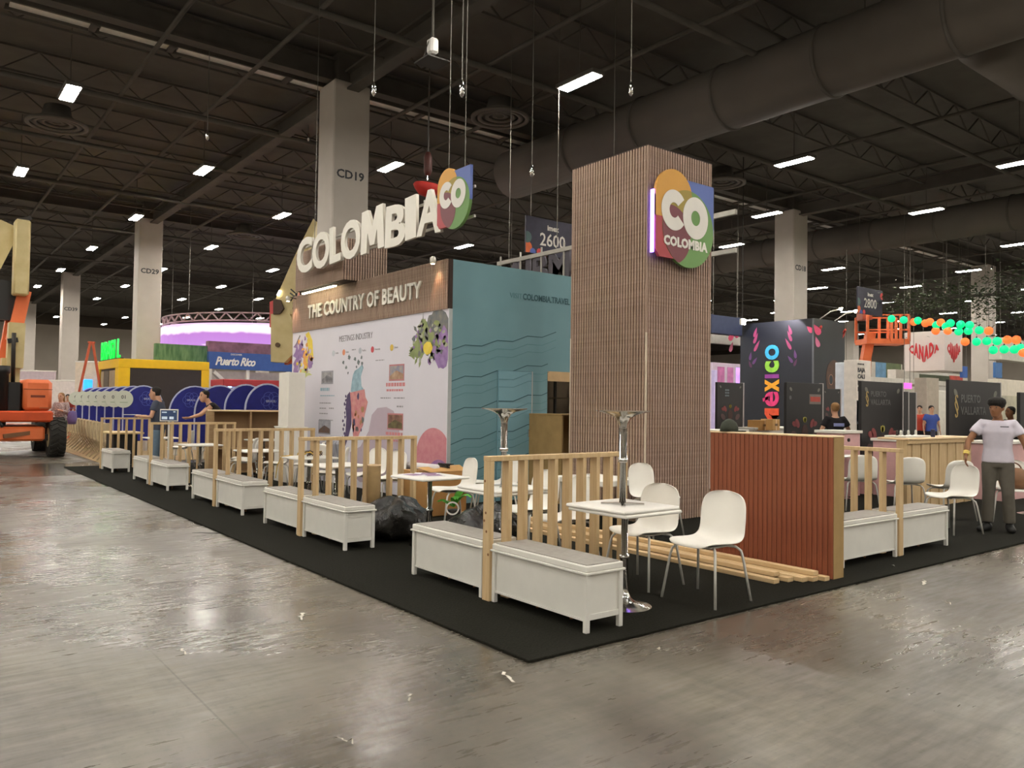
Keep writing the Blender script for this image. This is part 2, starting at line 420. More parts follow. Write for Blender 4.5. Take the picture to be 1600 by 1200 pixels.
for i in range(-3,10):
    for j in range(-3,10):
        x,y=7.83*i-.09*j,.35+.19*i+7.55*j
        x2,y2=3.95+8.05*i-.09*j,4.3+.13*i+7.55*j
        for (a,b) in ((x,y),(x2,y2)):
            if X0+1<a<X1-8 and Y0+1<b<Y1-8 and not (abs(a-11.3)<.5 and b<15) and a+b<104 and not (abs(a-3.8)<.6 and abs(b-11.9)<.6): put_lamp(a,b)

# wires and gadgets hanging from the roof
def wire(x,y,z,label,hook=True):
    t=thing('rigging_wire',label,'wire',(x,y,z))
    MB().tube([(0,0,.1),(0,0,ZC-.03-z)],.008,5).build('cable',mat('steel_wire',(112,108,100),.4,metal=.5),t)
    if hook:
        mb=MB(); mb.lathe([(.01,-.1),(.035,-.06),(.04,.04),(.015,.12)],8); mb.build('hook',CHROME,t,True)
for px,py,d,lb in ((482,215,22,'thin wire hanging left of the CD19 column'),(584,140,12,'thin wire with a hook right of the CD19 column'),(722,140,10.4,'wire with a small pulley above the round logo'),
                (831,268,14,'wire and loose cord hanging left of the wood tower'),(986,140,12,'wire with a small hook high above the wood tower'),(324,212,17,'wire ending in a white cap, left part of the ceiling'),
                (605,250,26,'thin far wire beside the lamp right of the CD19 column'),(1477,455,36,'wire over the hanging greenery'),(1550,420,34,'wire right of the hanging greenery'),(798,480,25,'thin wire behind the teal wall')):
    p=at(px,py,d); wire(p.x,p.y,p.z,lb)
t=thing('ceiling_speaker','small white speaker on a bracket high above the sign','speaker',tuple(at(676,75,12)))
MB().bev((-.07,-.08,-.10),(.07,.08,.14),.03).build('cabinet',TRAY,t); MB().box((-.2,-.2,-.23),(.2,.2,-.21)).build('safety_plate',DMET,t); MB().tube([(0,0,.15),(0,0,ZC-t.location.z)],.02,6).build('stem',BEAM,t)
for dx in (-.17,.17): MB().tube([(dx,0,-.22),(0,0,.3)],.006,4).build('brace',DMET,t)

# ------------------------------------------------------------------ carpets
o=MB().bev((0,0,.001),(12.5,16.1,.018),.004).build('carpet',CARPET); tag(o,'black carpet laid under the whole wood and white stand','carpet')
o=MB().bev((.9,17.2,.001),(7.6,38,.014),.004).build('carpet',TAN); tag(o,'tan carpet of the blue and yellow stand beyond','carpet')

# ------------------------------------------------------------------ storage benches
def bench(L_=1.04, D=.34, H=.39):
    t=thing('storage_bench','','bench')
    g=.02
    MB().box((.02,.02,.075),(D-.02,L_-.02,H-.01)).build('body',BENCHW,t)
    mb=MB(); mb.bev((-.012,-.012,H-.012),(D+.012,L_+.012,H+.003),.003); mb.bev((.0,.0,H+.003),(D,L_,H+.045),.006); mb.build('lid',BENCHW,t)
    MB().bev((.018,.018,H+.045),(D-.018,L_-.018,H+.052),.004).build('seat_pad',BTOP,t)
    for x in (0,D-.035):
        for y in (0,L_-.035): MB().bev((x,y,0),(x+.035,y+.035,H-.012),.003).build('leg',BENCHW,t)
    for y in (.008,L_-.03): MB().box((.035,y,.08),(D-.035,y+.022,.115)).build('end_rail',BENCHW,t)
    for x in (.012,D-.03):
        MB().box((x,.035,.07),(x+.018,L_-.035,.085)).build('side_rail',BENCHW,t)
    for y in (.33,.7): MB().lathe([(.012,.0),(.014,.07)],8,(D/2,y,0)).build('glide_foot',KNOT,t)
    return t
b0=bench()
BN=[(.64,.20,'white storage bench with grey top at the near corner, closest of all'),(.64,1.37,'white storage bench right behind the nearest one, past the first post'),
    (.64,3.72,'white storage bench beside the black bag and the brown tube'),(.64,4.89,'white storage bench behind the second railing post'),
    (.64,6.70,'white storage bench, near one of the third pair along the left edge'),(.64,7.86,'white storage bench, far one of the third pair along the left edge'),
    (.60,10.13,'white storage bench, near one of the fourth pair along the left edge'),(.60,11.42,'white storage bench, far one of the fourth pair along the left edge'),
    (.56,14.10,'white storage bench standing alone at the far left end of the black carpet')]
for k,(x,y,lb) in enumerate(BN):
    o=b0 if k==0 else copy_tree(b0); o.location=(x,y,.018); o['label']=lb; o['group']='white storage benches along the left edge'
for x,y,lb in ((5.12,.38,'white storage bench beside the red counter, left one of the right pair'),(6.28,.39,'white storage bench in front of the man, right one of the right pair')):
    o=copy_tree(b0); o.location=(x,y,.018); o.rotation_euler=(0,0,PI/2); o['label']=lb; o['group']='white storage benches along the right edge'

# ------------------------------------------------------------------ pine railings
def railing(n=8, L_=1.48, H=1.09):
    t=thing('slatted_railing','','railing')
    for x in (0,L_-.038):
        MB().bev((x,-.0445,0),(x+.038,.0445,H-.038),.003).build('post',PINE,t)
    MB().bev((-.004,-.0445,H-.038),(L_+.004,.0445,H),.003).build('top_rail',PINE,t)
    first_=None
    for k in range(n):
        x=.038+(L_-.076)*(k+1)/(n+1)-.019
        if first_ is None:
            first_=MB().bev((0,-.0445,0),(.038,.0445,H-.038),.003).build('slat',PINE,t); first_.location=(x,0,0)
        else:
            s=first_.copy(); col.objects.link(s); s.location=(x,0,0)
    kk=random.Random(n)
    mb=MB()
    for k in range(7): mb.lathe([(.012,0),(.012,.0015)],8,(kk.uniform(-.03,.03),kk.uniform(.1,.9),0))
    return t
r0=railing()
for k,(x,y,lb) in enumerate([(.62,1.29,'pine slatted railing at the near corner, behind the nearest bench'),(.62,4.82,'pine slatted railing in front of the map, second from the near corner'),
        (.62,7.80,'pine slatted railing, third from the near corner, left of the white plinth'),(.60,11.28,'pine slatted railing, fourth from the near corner, in front of the plywood shelves'),
        (.56,15.28,'pine slatted railing at the far left end, in front of the man in jeans')]):
    o=r0 if k==0 else copy_tree(r0); o.location=(x,y,.018); o['label']=lb; o['group']='pine railings along the left edge'
o=copy_tree(r0); o.location=(5.2,.38,.018); o.rotation_euler=(0,0,PI/2); o['label']='pine slatted railing between the two benches right of the red counter'; o['group']='pine railings along the right edge'
# knots in the front post
kr=random.Random(5)
for z in (.18,.42,.55,.61,.72,.95):
    y=1.29+kr.uniform(-.03,.03)
mb=MB()
for z in (.35,.52,.60,.66,.9):
    mb.lathe([(.011,-.0012),(.011,0)],8,(0,kr.uniform(-.03,.03),z),ax='x')
ch=[c for c in r0.children if c.name.startswith('post')][0]
mb.build('wood_knot',KNOT,ch)

# ------------------------------------------------------------------ chairs
def chair_shell():
    prof=[(.235,.432,.165),(.228,.448,.185),(.19,.456,.208),(.10,.452,.222),(0,.444,.226),(-.09,.440,.226),(-.155,.450,.222),(-.195,.482,.216),(-.214,.53,.212),(-.228,.60,.214),(-.243,.68,.214),(-.255,.745,.204),(-.262,.79,.172),(-.266,.815,.12),(-.267,.824,.05)]
    nu=10; vs_=[]; fs=[]; k=len(prof)
    for side in (0,1):
        for i,(x,z,hw) in enumerate(prof):
            a=prof[max(i-1,0)]; b=prof[min(i+1,k-1)]; tx,tz=b[0]-a[0],b[1]-a[1]; l=math.hypot(tx,tz) or 1
            nx,nz=-tz/l,tx/l                # normal pointing down/back... 
            back=min(1,max(0,(z-.46)/.2))
            for j in range(nu+1):
                s=-1+2*j/nu; cup=.020*(s**4)*(1-back)*1.0+0*back; fw=.035*s*s*back
                th=.0 if side==0 else .013
                vs_.append((x+fw-nx*0+(th*(-abs(nz) if False else (-1 if back>.5 else 0))), s*hw, z+cup-(th if back<=.5 else 0)))
    n1=k*(nu+1)
    for i in range(k-1):
        for j in range(nu):
            a=i*(nu+1)+j; fs.append((a,a+nu+1,a+nu+2,a+1)); b=a+n1; fs.append((b,b+1,b+nu+2,b+nu+1))
    for i in range(k-1):
        for j in (0,nu):
            a=i*(nu+1)+j; b=a+nu+1
            fs.append((a,b,b+n1,a+n1) if j==nu else (b,a,a+n1,b+n1))
    for j in range(nu):
        fs.append((j,j+1,j+1+n1,j+n1)); a=(k-1)*(nu+1)+j; fs.append((a+1,a,a+n1,a+1+n1))
    return MB().add(vs_,fs)
def chair():
    t=thing('shell_chair','','chair')
    s=chair_shell().build('seat_shell',SHELL,t,True)
    bm=bmesh.new(); bm.from_mesh(s.data); bmesh.ops.recalc_face_normals(bm,faces=bm.faces); bm.to_mesh(s.data); bm.free()
    sub=s.modifiers.new('sub','SUBSURF'); sub.levels=1; sub.render_levels=1
    me=bpy.data.meshes.new_from_object(s.evaluated_get(bpy.context.evaluated_depsgraph_get())); s.modifiers.clear(); s.data=me; me.name='seat_shell'; me.shade_smooth()
    MB().bev((-.13,-.15,.418),(.15,.15,.432),.004).build('seat_frame',LEGM,t)
    for sx,sy in ((1,1),(1,-1),(-1,1),(-1,-1)):
        MB().tube([(sx*.09,sy*.12,.422),(sx*.135,sy*.175,.415),(sx*.165,sy*.20,.385),(sx*.178,sy*.21,.33),(sx*.228,sy*.25,.0)],.0105,8).build('leg',LEGM,t,True)
    return t
ch0=chair(); nch=0
def put_chair(x,y,deg,lb,grp='white shell chairs on the black carpet',z=.018):
    global nch
    o=ch0 if nch==0 else copy_tree(ch0); nch+=1
    o.location=(x,y,z); o.rotation_euler=(0,0,math.radians(deg)); o['label']=lb; o['group']=grp; return o
for a in [(2.06,.36,182,'white shell chair nearest the camera, in front of the red counter'),
    (2.06,1.02,183,'white shell chair at the corner table, just behind the nearest chair'),
    (3.98,2.62,268,'white shell chair in front of the wood tower, facing the corner table'),
    (2.12,2.62,182,'white shell chair behind the second table with an upturned base'),
    (1.98,1.92,181,'white shell chair seen through the first railing, beside the corner table'),
    (2.46,4.50,170,'white shell chair at the table with papers, in front of the teal wall'),
    (3.30,4.92,150,'white shell chair by the teal wall, partly behind the first railing post'),
    (3.02,4.36,158,'white shell chair in side view just behind the first railing post'),
    (2.14,7.30,150,'white shell chair in side view behind the middle of the second railing'),
    (2.50,6.86,192,'white shell chair facing out below the lower left picture frame'),
    (2.40,6.12,186,'white shell chair facing out behind the brown tube'),
    (2.60,8.33,30,'white shell chair draped beside the map, facing away from the aisle'),
    (1.88,10.15,146,'white shell chair behind the third railing, near one of two in side view'),
    (2.04,10.72,146,'white shell chair behind the third railing, far one of two in side view'),
    (2.16,9.42,152,'white shell chair beside the white plinth'),
    (2.47,8.86,152,'white shell chair behind the second railing post'),
    (2.05,14.70,146,'white shell chair in side view near the man in jeans'),
    (2.62,14.10,100,'white shell chair behind the fourth railing, left of the plywood shelves')]: put_chair(*a)
for a in [(8.45,2.62,48,'white shell chair seen from behind, left one beyond the right railing'),(8.62,2.02,52,'white shell chair seen from behind beside the plank counter'),
    (8.55,1.36,60,'white shell chair seen from behind in front of the plank counter'),(9.05,.75,205,'white shell chair at the right edge of the photo with a brown bag on it')]: put_chair(*a,grp='white shell chairs at the right')
held=put_chair(7.36,.82,160,'white shell chair held by its back by the man in the white shirt',grp='white shell chairs at the right')

# ------------------------------------------------------------------ pedestal tables
def table(inv=False):
    t=thing('pedestal_table','','table')
    MB().bev((-.30,-.30,.70),(.30,.30,.725),.008).build('tabletop',TABLE,t)
    MB().lathe([(.03,.05),(.03,.35),(.038,.352),(.038,.385),(.025,.387),(.025,.69)],16).build('column',CHROME,t,True)
    smooth_by(MB().lathe([(.205,0),(.205,.006),(.17,.014),(.10,.032),(.06,.055),(.04,.09),(.031,.115),(.03,.13)],32).build('base',CHROME,t))
    mb=MB()
    for a in range(4): mb.bar((0,0,.69),(.16*math.cos(a*PI/2+.78),.16*math.sin(a*PI/2+.78),.695),.03,.012)
    mb.build('spider',CHROME,t)
    return t
t0=table(); first_t=True
def put_table(x,y,deg,lb,z=.018,flip=False,grp='white pedestal tables'):
    global first_t
    o=t0 if first_t else copy_tree(t0); first_t=False
    o.location=(x,y,z); o.rotation_euler=(PI if flip else 0,0,math.radians(deg)); o['label']=lb; o['group']=grp; return o
put_table(1.37,.57,0,'white square table at the near corner with another table upside down on it')
put_table(1.36,.585,1.5,'upturned pedestal table lying on the corner table, chrome base up',z=.744+.726,flip=True,grp='upturned pedestal tables')
put_table(1.38,2.08,0,'white square table behind the first railing, with an upturned table on it')
put_table(1.38,2.08,0,'upturned pedestal table behind the first railing, chrome base up',z=.744+.726,flip=True,grp='upturned pedestal tables')
put_table(1.52,3.54,4,'white square table with papers on it, right of the brown tube')
put_table(1.35,5.40,0,'white square table behind the second railing, in front of the map')
put_table(1.62,6.85,0,'white square table with tangled wires on it')
put_table(1.55,8.60,0,'white square table behind the third railing')
put_table(1.27,10.65,0,'white square table covered with pale cloths behind the fourth railing')
put_table(1.35,13.5,0,'white square table beside the man in jeans')
put_table(2.9,12.0,0,'white square table in front of the plywood shelves')
put_table(10.2,.9,0,'white square table behind the man at the right edge',grp='tables at the right')
put_table(9.6,3.6,0,'white square table beyond the right railing',grp='tables at the right')
t=thing('low_table','low white table in front of the wood tower, seen through the first railing','table',(4.0,3.55,.018))
MB().bev((-.35,-.45,.53),(.35,.45,.60),.008).build('tabletop',TABLE,t)
for x in (-.3,.27):
    for y in (-.4,.37): MB().box((x,y,0),(x+.03,y+.03,.53)).build('leg',LEGM,t)
PAPER=mat('paper',(226,222,224),.7,var=.02); PAPP=mat('paper_print',(170,130,150),.7,rgb2=(120,100,140),scale=14)
for k,(x,y,r) in enumerate(((1.42,3.72,.2),(1.58,3.58,-.3),(1.62,3.76,.9))):
    t=thing('brochure',('printed brochure lying open on the paper table, left one','printed brochure in the middle of the paper table','printed brochure at the far side of the paper table')[k],'brochure',(x,y,.744),r,'brochures on the paper table')
    MB().box((-.10,-.14,0),(.10,.14,.003)).build('sheet',PAPER,t); MB().box((-.08,-.1,.003),(.08,.06,.0045)).build('picture',PAPP,t)
# timber lying on the carpet
for k,(x,y0,y1,z,dr) in enumerate(((3.00,.36,5.2,0,.0),(3.06,.42,5.0,.04,.0),(3.16,.33,5.3,0,.004),(3.27,.26,5.1,.0,-.003),(3.36,.22,5.2,.0,.002),(3.40,.24,4.9,.04,-.002),(3.46,.17,5.0,.0,.0))):
    o=MB().bev((-.019 if False else -.04,0,0),(.04,y1-y0,.038),.003).build('timber',PINEH); o.location=(x+.0,y0,z+.018)
    if k in (1,): o.location=(x+.03,y0,z+.018)
    tag(o,('pine plank on the carpet, outermost on the table side','pine plank lying on top of the outermost two','pine plank on the carpet, second from the table side','pine plank on the carpet, middle of the row','pine plank on the carpet, beside the red counter','pine plank lying on top near the red counter','pine plank touching the foot of the red counter')[k],'plank','pine planks on the carpet')
    o.rotation_euler=(0,0,dr)

# ------------------------------------------------------------------ red counter
t=thing('upright_counter','red mahogany reeded counter with tan end panel, right of the wood tower','counter',(3.55,.17,.018))
MB().box((.012,.0,0),(.175,1.33,1.235)).build('carcass',KRAFT,t)
s0=None
n=26; ww=1.33/n
for k in range(n):
    if s0 is None: s0=MB().bev((0,.002,0),(.012,ww-.002,1.235),.003).build('reed_strip',REDW,t); s=s0
    else: s=s0.copy(); col.objects.link(s)
    s.location=(0,k*ww,0)
MB().bev((-.004,-.004,1.235),(.182,1.334,1.25),.003).build('countertop',CREAM,t)
CAPM=mat('cap_cloth',(52,56,46),.9,bump=.2,scale=60)
p=thing('cap','dark green cap lying on the far end of the red counter','cap',(3.63,1.33,1.268))
MB().loft([(0,0,0),(0,0,.04),(0,0,.085),(0,0,.115),(0,0,.125)],[(.10,.085),(.098,.082),(.08,.068),(.04,.035),(.008,.008)],18).build('crown',CAPM,p,True)
mb=MB(); mb.prism([(.02,-.17),(.07,-.15),(.095,-.09),(.1,0),(-.02,0),(-.07,-.05),(-.05,-.13)],0,.012); mb.build('brim',CAPM,p)

# ------------------------------------------------------------------ slatted cladding
def cladding(L_,H,pitch,wid,th,M,parent,one=None,name='slat',joined=False):
    n=int(L_/pitch); off=(L_-n*pitch)/2
    if joined:
        mb=MB()
        for k in range(n): mb.box((off+k*pitch+(pitch-wid)/2,0,0),(off+k*pitch+(pitch+wid)/2,H,th))
        o=mb.build('slats',SLAT,parent,M=M); o['kind']='stuff'; return o
    s0=None
    for k in range(n):
        if s0 is None: s0=MB().bev((-wid/2,0,0),(wid/2,H,th),.003).build(name,SLAT,parent); s=s0
        else: s=s0.copy(); col.objects.link(s)
        s.matrix_local=M@Matrix.Translation((off+(k+.5)*pitch,0,0))
T=thing('clad_tower','tall tower clad in vertical walnut slats with the round colourful logo','tower',(4.63,3.37,.018))
TW,TD,TH=1.29,1.44,4.86
MB().box((.02,.02,0),(TW-.02,TD-.02,TH)).build('core',SLATB,T)
for L_,M in ((TW,frame((0,.02,0),(1,0,0),(0,0,1))),(TD,frame((.02,TD,0),(0,-1,0),(0,0,1))),(TW,frame((TW,TD-.02,0),(-1,0,0),(0,0,1))),(TD,frame((TW-.02,0,0),(0,1,0),(0,0,1)))):
    cladding(L_,TH,.0497,.031,.026,M,T)
for x,y in ((-.004,-.004),(TW-.024,-.004),(-.004,TD-.024),(TW-.024,TD-.024)): MB().bev((x,y,0),(x+.028,y+.028,TH),.003).build('corner_slat',SLAT,T)
ALU=mat('corner_aluminium',(214,200,178),.4,metal=.2)
for x,y in ((-.006,-.006),(-.006,TD-.012)): MB().bev((x,y,0),(x+.02,y+.02,2.44),.003).build('corner_strip',ALU,T)
MB().box((-.003,-.003,TH),(TW+.003,TD+.003,TH+.012)).build('top_cap',SLATB,T)

LY=mat('logo_yellow',(212,156,66),.5,var=.02); LB=mat('logo_blue',(88,108,172),.5,var=.02); LG=mat('logo_green',(104,146,80),.5,var=.02)
LR=mat('logo_red',(172,66,72),.5,var=.02); LM=mat('logo_maroon',(118,60,68),.5,var=.02); LO=mat('logo_olive',(160,140,60),.5,var=.02); LW=mat('logo_white',(226,222,214),.5,var=.02)
def CO_marks(parent,M,cx,cy,s,z,th=.004,word=None):
    # two fat rings: C and O
    mb=MB(); arcring(mb,cx-.245*s,cy+.015*s,.095*s,.255*s,math.radians(38),math.radians(322),z,z+th,30,1.08); mb.build('letter',LW,parent,M=M)
    mb=MB(); arcring(mb,cx+.20*s,cy-.03*s,.095*s,.265*s,0,2*PI,z,z+th,36,1.1); mb.build('letter',LW,parent,M=M)
def logo(parent,M,s=1.0,th=.07,word=True):
    def sh(poly,m,z0,z1): MB().prism([(x*s,y*s) for x,y in poly],z0,z1).build('logo_shape',m,parent,M=M)
    sh([(.45,.5),(1.2,.5),(1.2,1.19),(.45,1.19)],LB,0,th-.008)
    sh(circ(.37,.92,.37,36)[:]+[],LY,0,th-.006)
    sh([(.04,.13),(.08,.08),(.6,.08),(.6,.9),(0,.9),(0,.17)],LR,0,th-.0065)
    sh([(0,.62),(.5,.62),(.5,.95),(0,.95)],LY,0,th-.0055)
    sh(circ(.66,.52,.53,44),LG,0,th-.004)
    g=[p for p in circ(.37,.92,.37,60) if math.hypot(p[0]-.66,p[1]-.52)<.53]; 
    import itertools
    def lens(c1,r1,c2,r2):
        a=[p for p in circ(c1[0],c1[1],r1,90) if math.hypot(p[0]-c2[0],p[1]-c2[1])<=r2]; b=[p for p in circ(c2[0],c2[1],r2,90) if math.hypot(p[0]-c1[0],p[1]-c1[1])<=r1]
        q=a+b; cx=sum(p[0] for p in q)/len(q); cy=sum(p[1] for p in q)/len(q); q.sort(key=lambda p: math.atan2(p[1]-cy,p[0]-cx)); return q
    sh(lens((.66,.52),.53,(.36,.92),.37),LO,0,th-.0025)
    sh(lens((.66,.52),.528,(.30,.40),.40),LM,0,th-.002)
    CO_marks(parent,M,.60*s,.72*s,s,th-.001)
    if word: text('lettering','COLOMBIA',.125*s,LW,parent,M@Matrix.Translation((.60*s,.255*s,th-.001)),depth=.004,bold=.07,align='CENTER',xs=.98,space=1.06)
M=frame((.03,-.072,3.34),(1,0,0),(0,0,1))
LT=thing('round_logo_sign','round colourful logo sign with a purple glow on the right face of the wood tower','sign',(4.63,3.37,.018))
logo(LT,M,.97,.05,True)
LEDP=mat('led_purple',(130,105,255),emit=6,var=0)
MB().box((-.035,.12,-.02),(-.012,.93,.03)).build('led_strip',LEDP,LT,M=M)
for x,y in ((.2,.3),(.9,.3),(.2,.9),(.9,1.0)): MB().box((x-.03,y-.03,-.05),(x+.03,y+.03,0)).build('standoff',DMET,LT,M=M)

# ------------------------------------------------------------------ teal wall with door and opening
TWL=thing('teal_wall','teal painted stand wall with dark zigzag wave lines, between mural and wood tower','wall',(3.5,6.25,.018))
TWL['kind']='structure'
H=3.64
for a,b in (((.062,0,0),(.91,.1,H)),((.91,0,2.02),(1.58,.1,H)),((1.58,0,0),(1.93,.1,H)),((1.93,0,2.04),(3.3,.1,H))): MB().box(a,b).build('panel',TEAL,TWL)

D_=MB().box((0,-.035,0),(.66,.0,2.015)).build('door_leaf',TEAL2,TWL); D_.location=(.915,0,0)
MB().box((.655,-.04,0),(.675,.002,2.02)).build('door_edge',mat('edge_grey',(170,176,176)),D_)
MB().bev((.58,-.07,.98),(.6,-.04,1.1),.004).build('handle',CHROME,D_)
def zig(z0, x0, x1, m_, th=.011, dx=.0, y=-.001):
    pts=[]; x=0.0; z=z0; up=True
    while x<2.4:
        pts.append((x,z)); x+=.30; 
        if up: z+=.105
        up=not up
    for (a,b),(c,d) in zip(pts[:-1],pts[1:]):
        a2=max(a,x0); c2=min(c,x1)
        if a2>=c2: continue
        f=lambda q:b+(d-b)*(q-a)/(c-a)
        MB().add([(a2,y-.002,f(a2)-th/2),(c2,y-.002,f(c2)-th/2),(c2,y-.002,f(c2)+th/2),(a2,y-.002,f(a2)+th/2),(a2,y+.001,f(a2)-th/2),(c2,y+.001,f(c2)-th/2),(c2,y+.001,f(c2)+th/2),(a2,y+.001,f(a2)+th/2)],
                 [(0,1,2,3),(7,6,5,4),(0,4,5,1),(1,5,6,2),(2,6,7,3),(3,7,4,0)]).build('wave_line',m_,TWL)
for k,z in enumerate((2.27,1.80,1.33,.86,.40,-.02)):
    for j,(dz,m_,th) in enumerate(((0,TEALD,.013),(-.13,TEALM,.009),(-.25,TEALM,.008))):
        zz=z+dz
        if zz<.05: continue
        e1=2.37 if zz>2.0 else (1.93 if True else 2.37)
        if zz>1.95-.3: zig(zz,.0,.91,m_,th); zig(zz,.91,1.93,m_,th,y=-.037 if zz+.3<2.0 else -.001); 
        else: zig(zz,0,.91,m_,th); zig(zz,.915,1.57,m_,th,y=-.036); zig(zz,1.58,1.93,m_,th)
        if zz>1.75: zig(zz,1.93,2.4,m_,th) if zz+.32>2.06 and k==0 else None
text('lettering','VISIT',.085,TEALM,TWL,frame((1.13,-.002,3.17),(1,0,0),(0,0,1)),depth=.003)
text('lettering','COLOMBIA.TRAVEL',.10,TEALD,TWL,frame((1.39,-.002,3.165),(1,0,0),(0,0,1)),depth=.003,bold=.03,xs=.83)
# storage room behind
for nm,a,b in (('back',(3.55,11.6,0),(7,11.7,H)),('side',(6.85,6.35,0),(6.95,11.6,H))):
    o=MB().box(a,b).build('stand_wall',mat('stand_inner',(120,104,84),.8)); o['kind']='structure'; o.location=(0,0,.018); o['label']='plain inner wall of the storage room behind the teal wall'
    o['category']='wall'
t=thing('opening_header','kraft board panel over the doorway beside the wood tower','panel',(5.43,6.24,.018)); MB().box((0,0,1.88),(1.1,.03,2.04)).build('board',mat('kraft_light',(196,166,124),.7),t)
t=thing('storage_rack','dark shelving inside the doorway between teal wall and tower','shelf',(5.3,6.95,.018))
for x in (0,.42,.9): MB().box((x,0,0),(x+.04,.04,2.2)).build('upright',DMET,t)
for z in (.9,1.25,1.6,2.0): MB().box((0,0,z),(1.3,.45,z+.03)).build('shelf_board',mat('rack_shelf',(98,84,62),.8),t)
MB().box((-.3,.9,0),(1.5,.95,2.4)).build('back_board',mat('rack_back',(86,72,48),.9),t)
t=thing('open_cabinet','tan board cabinet with open front in the doorway left of the tower','cabinet',(5.02,5.42,.018))
MB().box((0,0,0),(.03,.78,1.33)).build('side_panel',KRAFT,t); MB().box((1.0,0,0),(1.03,.78,1.33)).build('side_panel',KRAFT,t)
MB().bev((-.005,-.005,1.33),(1.035,.785,1.355),.003).build('top_board',KRAFT,t); MB().box((.03,.75,0),(1.0,.78,1.33)).build('back_panel',KRAFT,t)
MB().box((.03,.02,.6),(1.0,.75,.62)).build('shelf_board',KRAFT,t)

# ------------------------------------------------------------------ mural wall
MW=thing('mural_wall','white mural wall with the coloured map, photos and fruit, under the wooden fascia','wall',(3.5,6.25,.018)); MW['kind']='structure'
# wall coordinates: u runs from the left end towards the teal wall, v is height
WL=5.85; MM=frame((0,WL,0),(0,-1,0),(0,0,1))
MB().box((0,.002,0),(.06,WL,2.9)).build('panel',MURAL,MW)
MB().box((0,-.004,0),(.062,.002,2.9)).build('edge_trim',mat('edge_grey',(170,176,176),.5),MW)
def yv(y): return WL-(y-6.25)
def pr(name,poly,m,z=.002):
    if name in ('map_region','map_speck','map_patch') and m is not mgrey: poly=[(9.27+(a-9.2)*.66,b) for a,b in poly]
    return pr0(name,poly,m,z)
def pr0(name,poly,m,z=.002): return MB().prism([(yv(a),b) for a,b in poly],0,z).build(name,m,MW,M=MM)
def col_(n,c,**k): return mat(n,c,.6,**k)
text('lettering','MEETINGS INDUSTRY',.115,mat('mural_ink',(110,104,110),.6),MW,MM@Matrix.Translation((yv(9.93),2.60,0)),depth=.003,xs=.86,bold=-.01)
for k,(y,c) in enumerate(((10.16,(190,196,204)),(9.72,(222,140,100)),(9.08,(180,186,196)),(8.62,(200,70,80)),(7.95,(224,190,80)))):
    c_=MB().prism(circ(yv(y),2.40,.055,16),0,.003).build('icon_disc',col_('icon_%d'%k,c),MW,M=MM)
    text('lettering',('Culture','Nature','Incentives','Gastronomy','Adventure')[k] if False else ('Caribe','Andes','Pacifico','Amazonia','Llanos')[k],.035,mat('mural_ink2',(150,146,152)),MW,MM@Matrix.Translation((yv(y)+.08,2.385,0)),depth=.002)
MC=lambda n,c,c2: mat(n,c,.6,rgb2=c2,scale=9)
mblue=MC('map_blue',(160,190,202),(120,150,166)); mred=MC('map_red',(192,112,120),(206,150,144)); mnavy=MC('map_navy',(62,52,92),(84,66,104)); mgrey=mat('map_mauve',(182,166,178),.6,var=.02); mdark=MC('map_dark',(70,80,86),(120,130,130)); mgreen=MC('map_olive',(140,130,88),(200,120,90))
pr('map_region',[(9.30,1.98),(9.2,2.05),(8.95,2.1),(8.78,2.16),(8.70,2.1),(8.84,1.95),(8.80,1.78),(8.62,1.70),(9.25,1.66),(9.42,1.68),(9.36,1.86)],mblue)
pr('map_region',[(9.50,1.66),(8.62,1.72),(8.55,1.58),(8.42,1.5),(8.5,1.38),(8.60,1.25),(8.66,1.1),(8.86,.95),(9.0,.8),(9.2,.86),(9.3,1.1),(9.38,1.4)],mred,.003)
pr('map_region',[(9.62,1.62),(9.46,1.68),(9.36,1.4),(9.34,1.1),(9.48,.9),(9.66,.72),(9.84,.6),(9.95,.45),(10.02,.5),(9.9,.7),(9.68,.95),(9.64,1.2),(9.7,1.4)],mnavy,.004)
for k in range(14):
    R_=random.Random(k+40); y=9.66+R_.uniform(-.03,.14)+k*.012; z=1.6-k*.075
    pr('map_speck',[(y+a*.05,z+b*.03) for a,b in blob(0,0,1,k+3,8,.5)],mnavy,.003)
for k,(y,z,r) in enumerate(((9.9,2.22,.05),(9.55,2.30,.07),(9.2,2.26,.06),(9.0,2.2,.07),(8.82,2.28,.05),(8.78,2.17,.05),(9.72,2.12,.05),(9.1,2.12,.04),(9.6,2.02,.04))): pr('map_speck',blob(y,z,r,k,12,.4,ry=r*.6),mdark,.003)
R_=random.Random(9)
for k in range(18): 
    y,z=R_.uniform(8.62,9.3),R_.uniform(1.0,1.65); pr('map_patch',blob(y,z,R_.uniform(.03,.08),k,7,.4),(mgreen,mnavy,MC('map_pink',(228,170,160),(236,150,130)),mdark,mgreen)[k%5],.0045)
pr('map_region',[(8.6,1.28),(8.4,1.4),(8.1,1.42),(7.86,1.36),(7.8,1.30),(7.62,1.29),(7.66,1.0),(7.6,.8),(7.7,.2),(9.0,.1),(9.35,.25),(9.4,.6),(9.0,.72),(8.7,1.0)],mgrey,.0015)
def photo(y1,y0,z0,z1,frm,cs,k):
    pr('photo_print',[(y1,z0),(y0,z0),(y0,z1),(y1,z1)],frm,.003); g=.025
    m1=MC('photo_a%d'%k,cs[0],cs[1]); m2=MC('photo_b%d'%k,cs[2],cs[3])
    pr('photo_print',[(y1-g,z0+g),(y0+g,z0+g),(y0+g,z1-g),(y1-g,z1-g)],m1,.004)
    pr('photo_print',[(y1-g,z0+g),(y0+g,z0+g),(y0+g,z0+.11),((y0+y1)/2,z0+.17),(y1-g,z0+.08)],m2,.005)
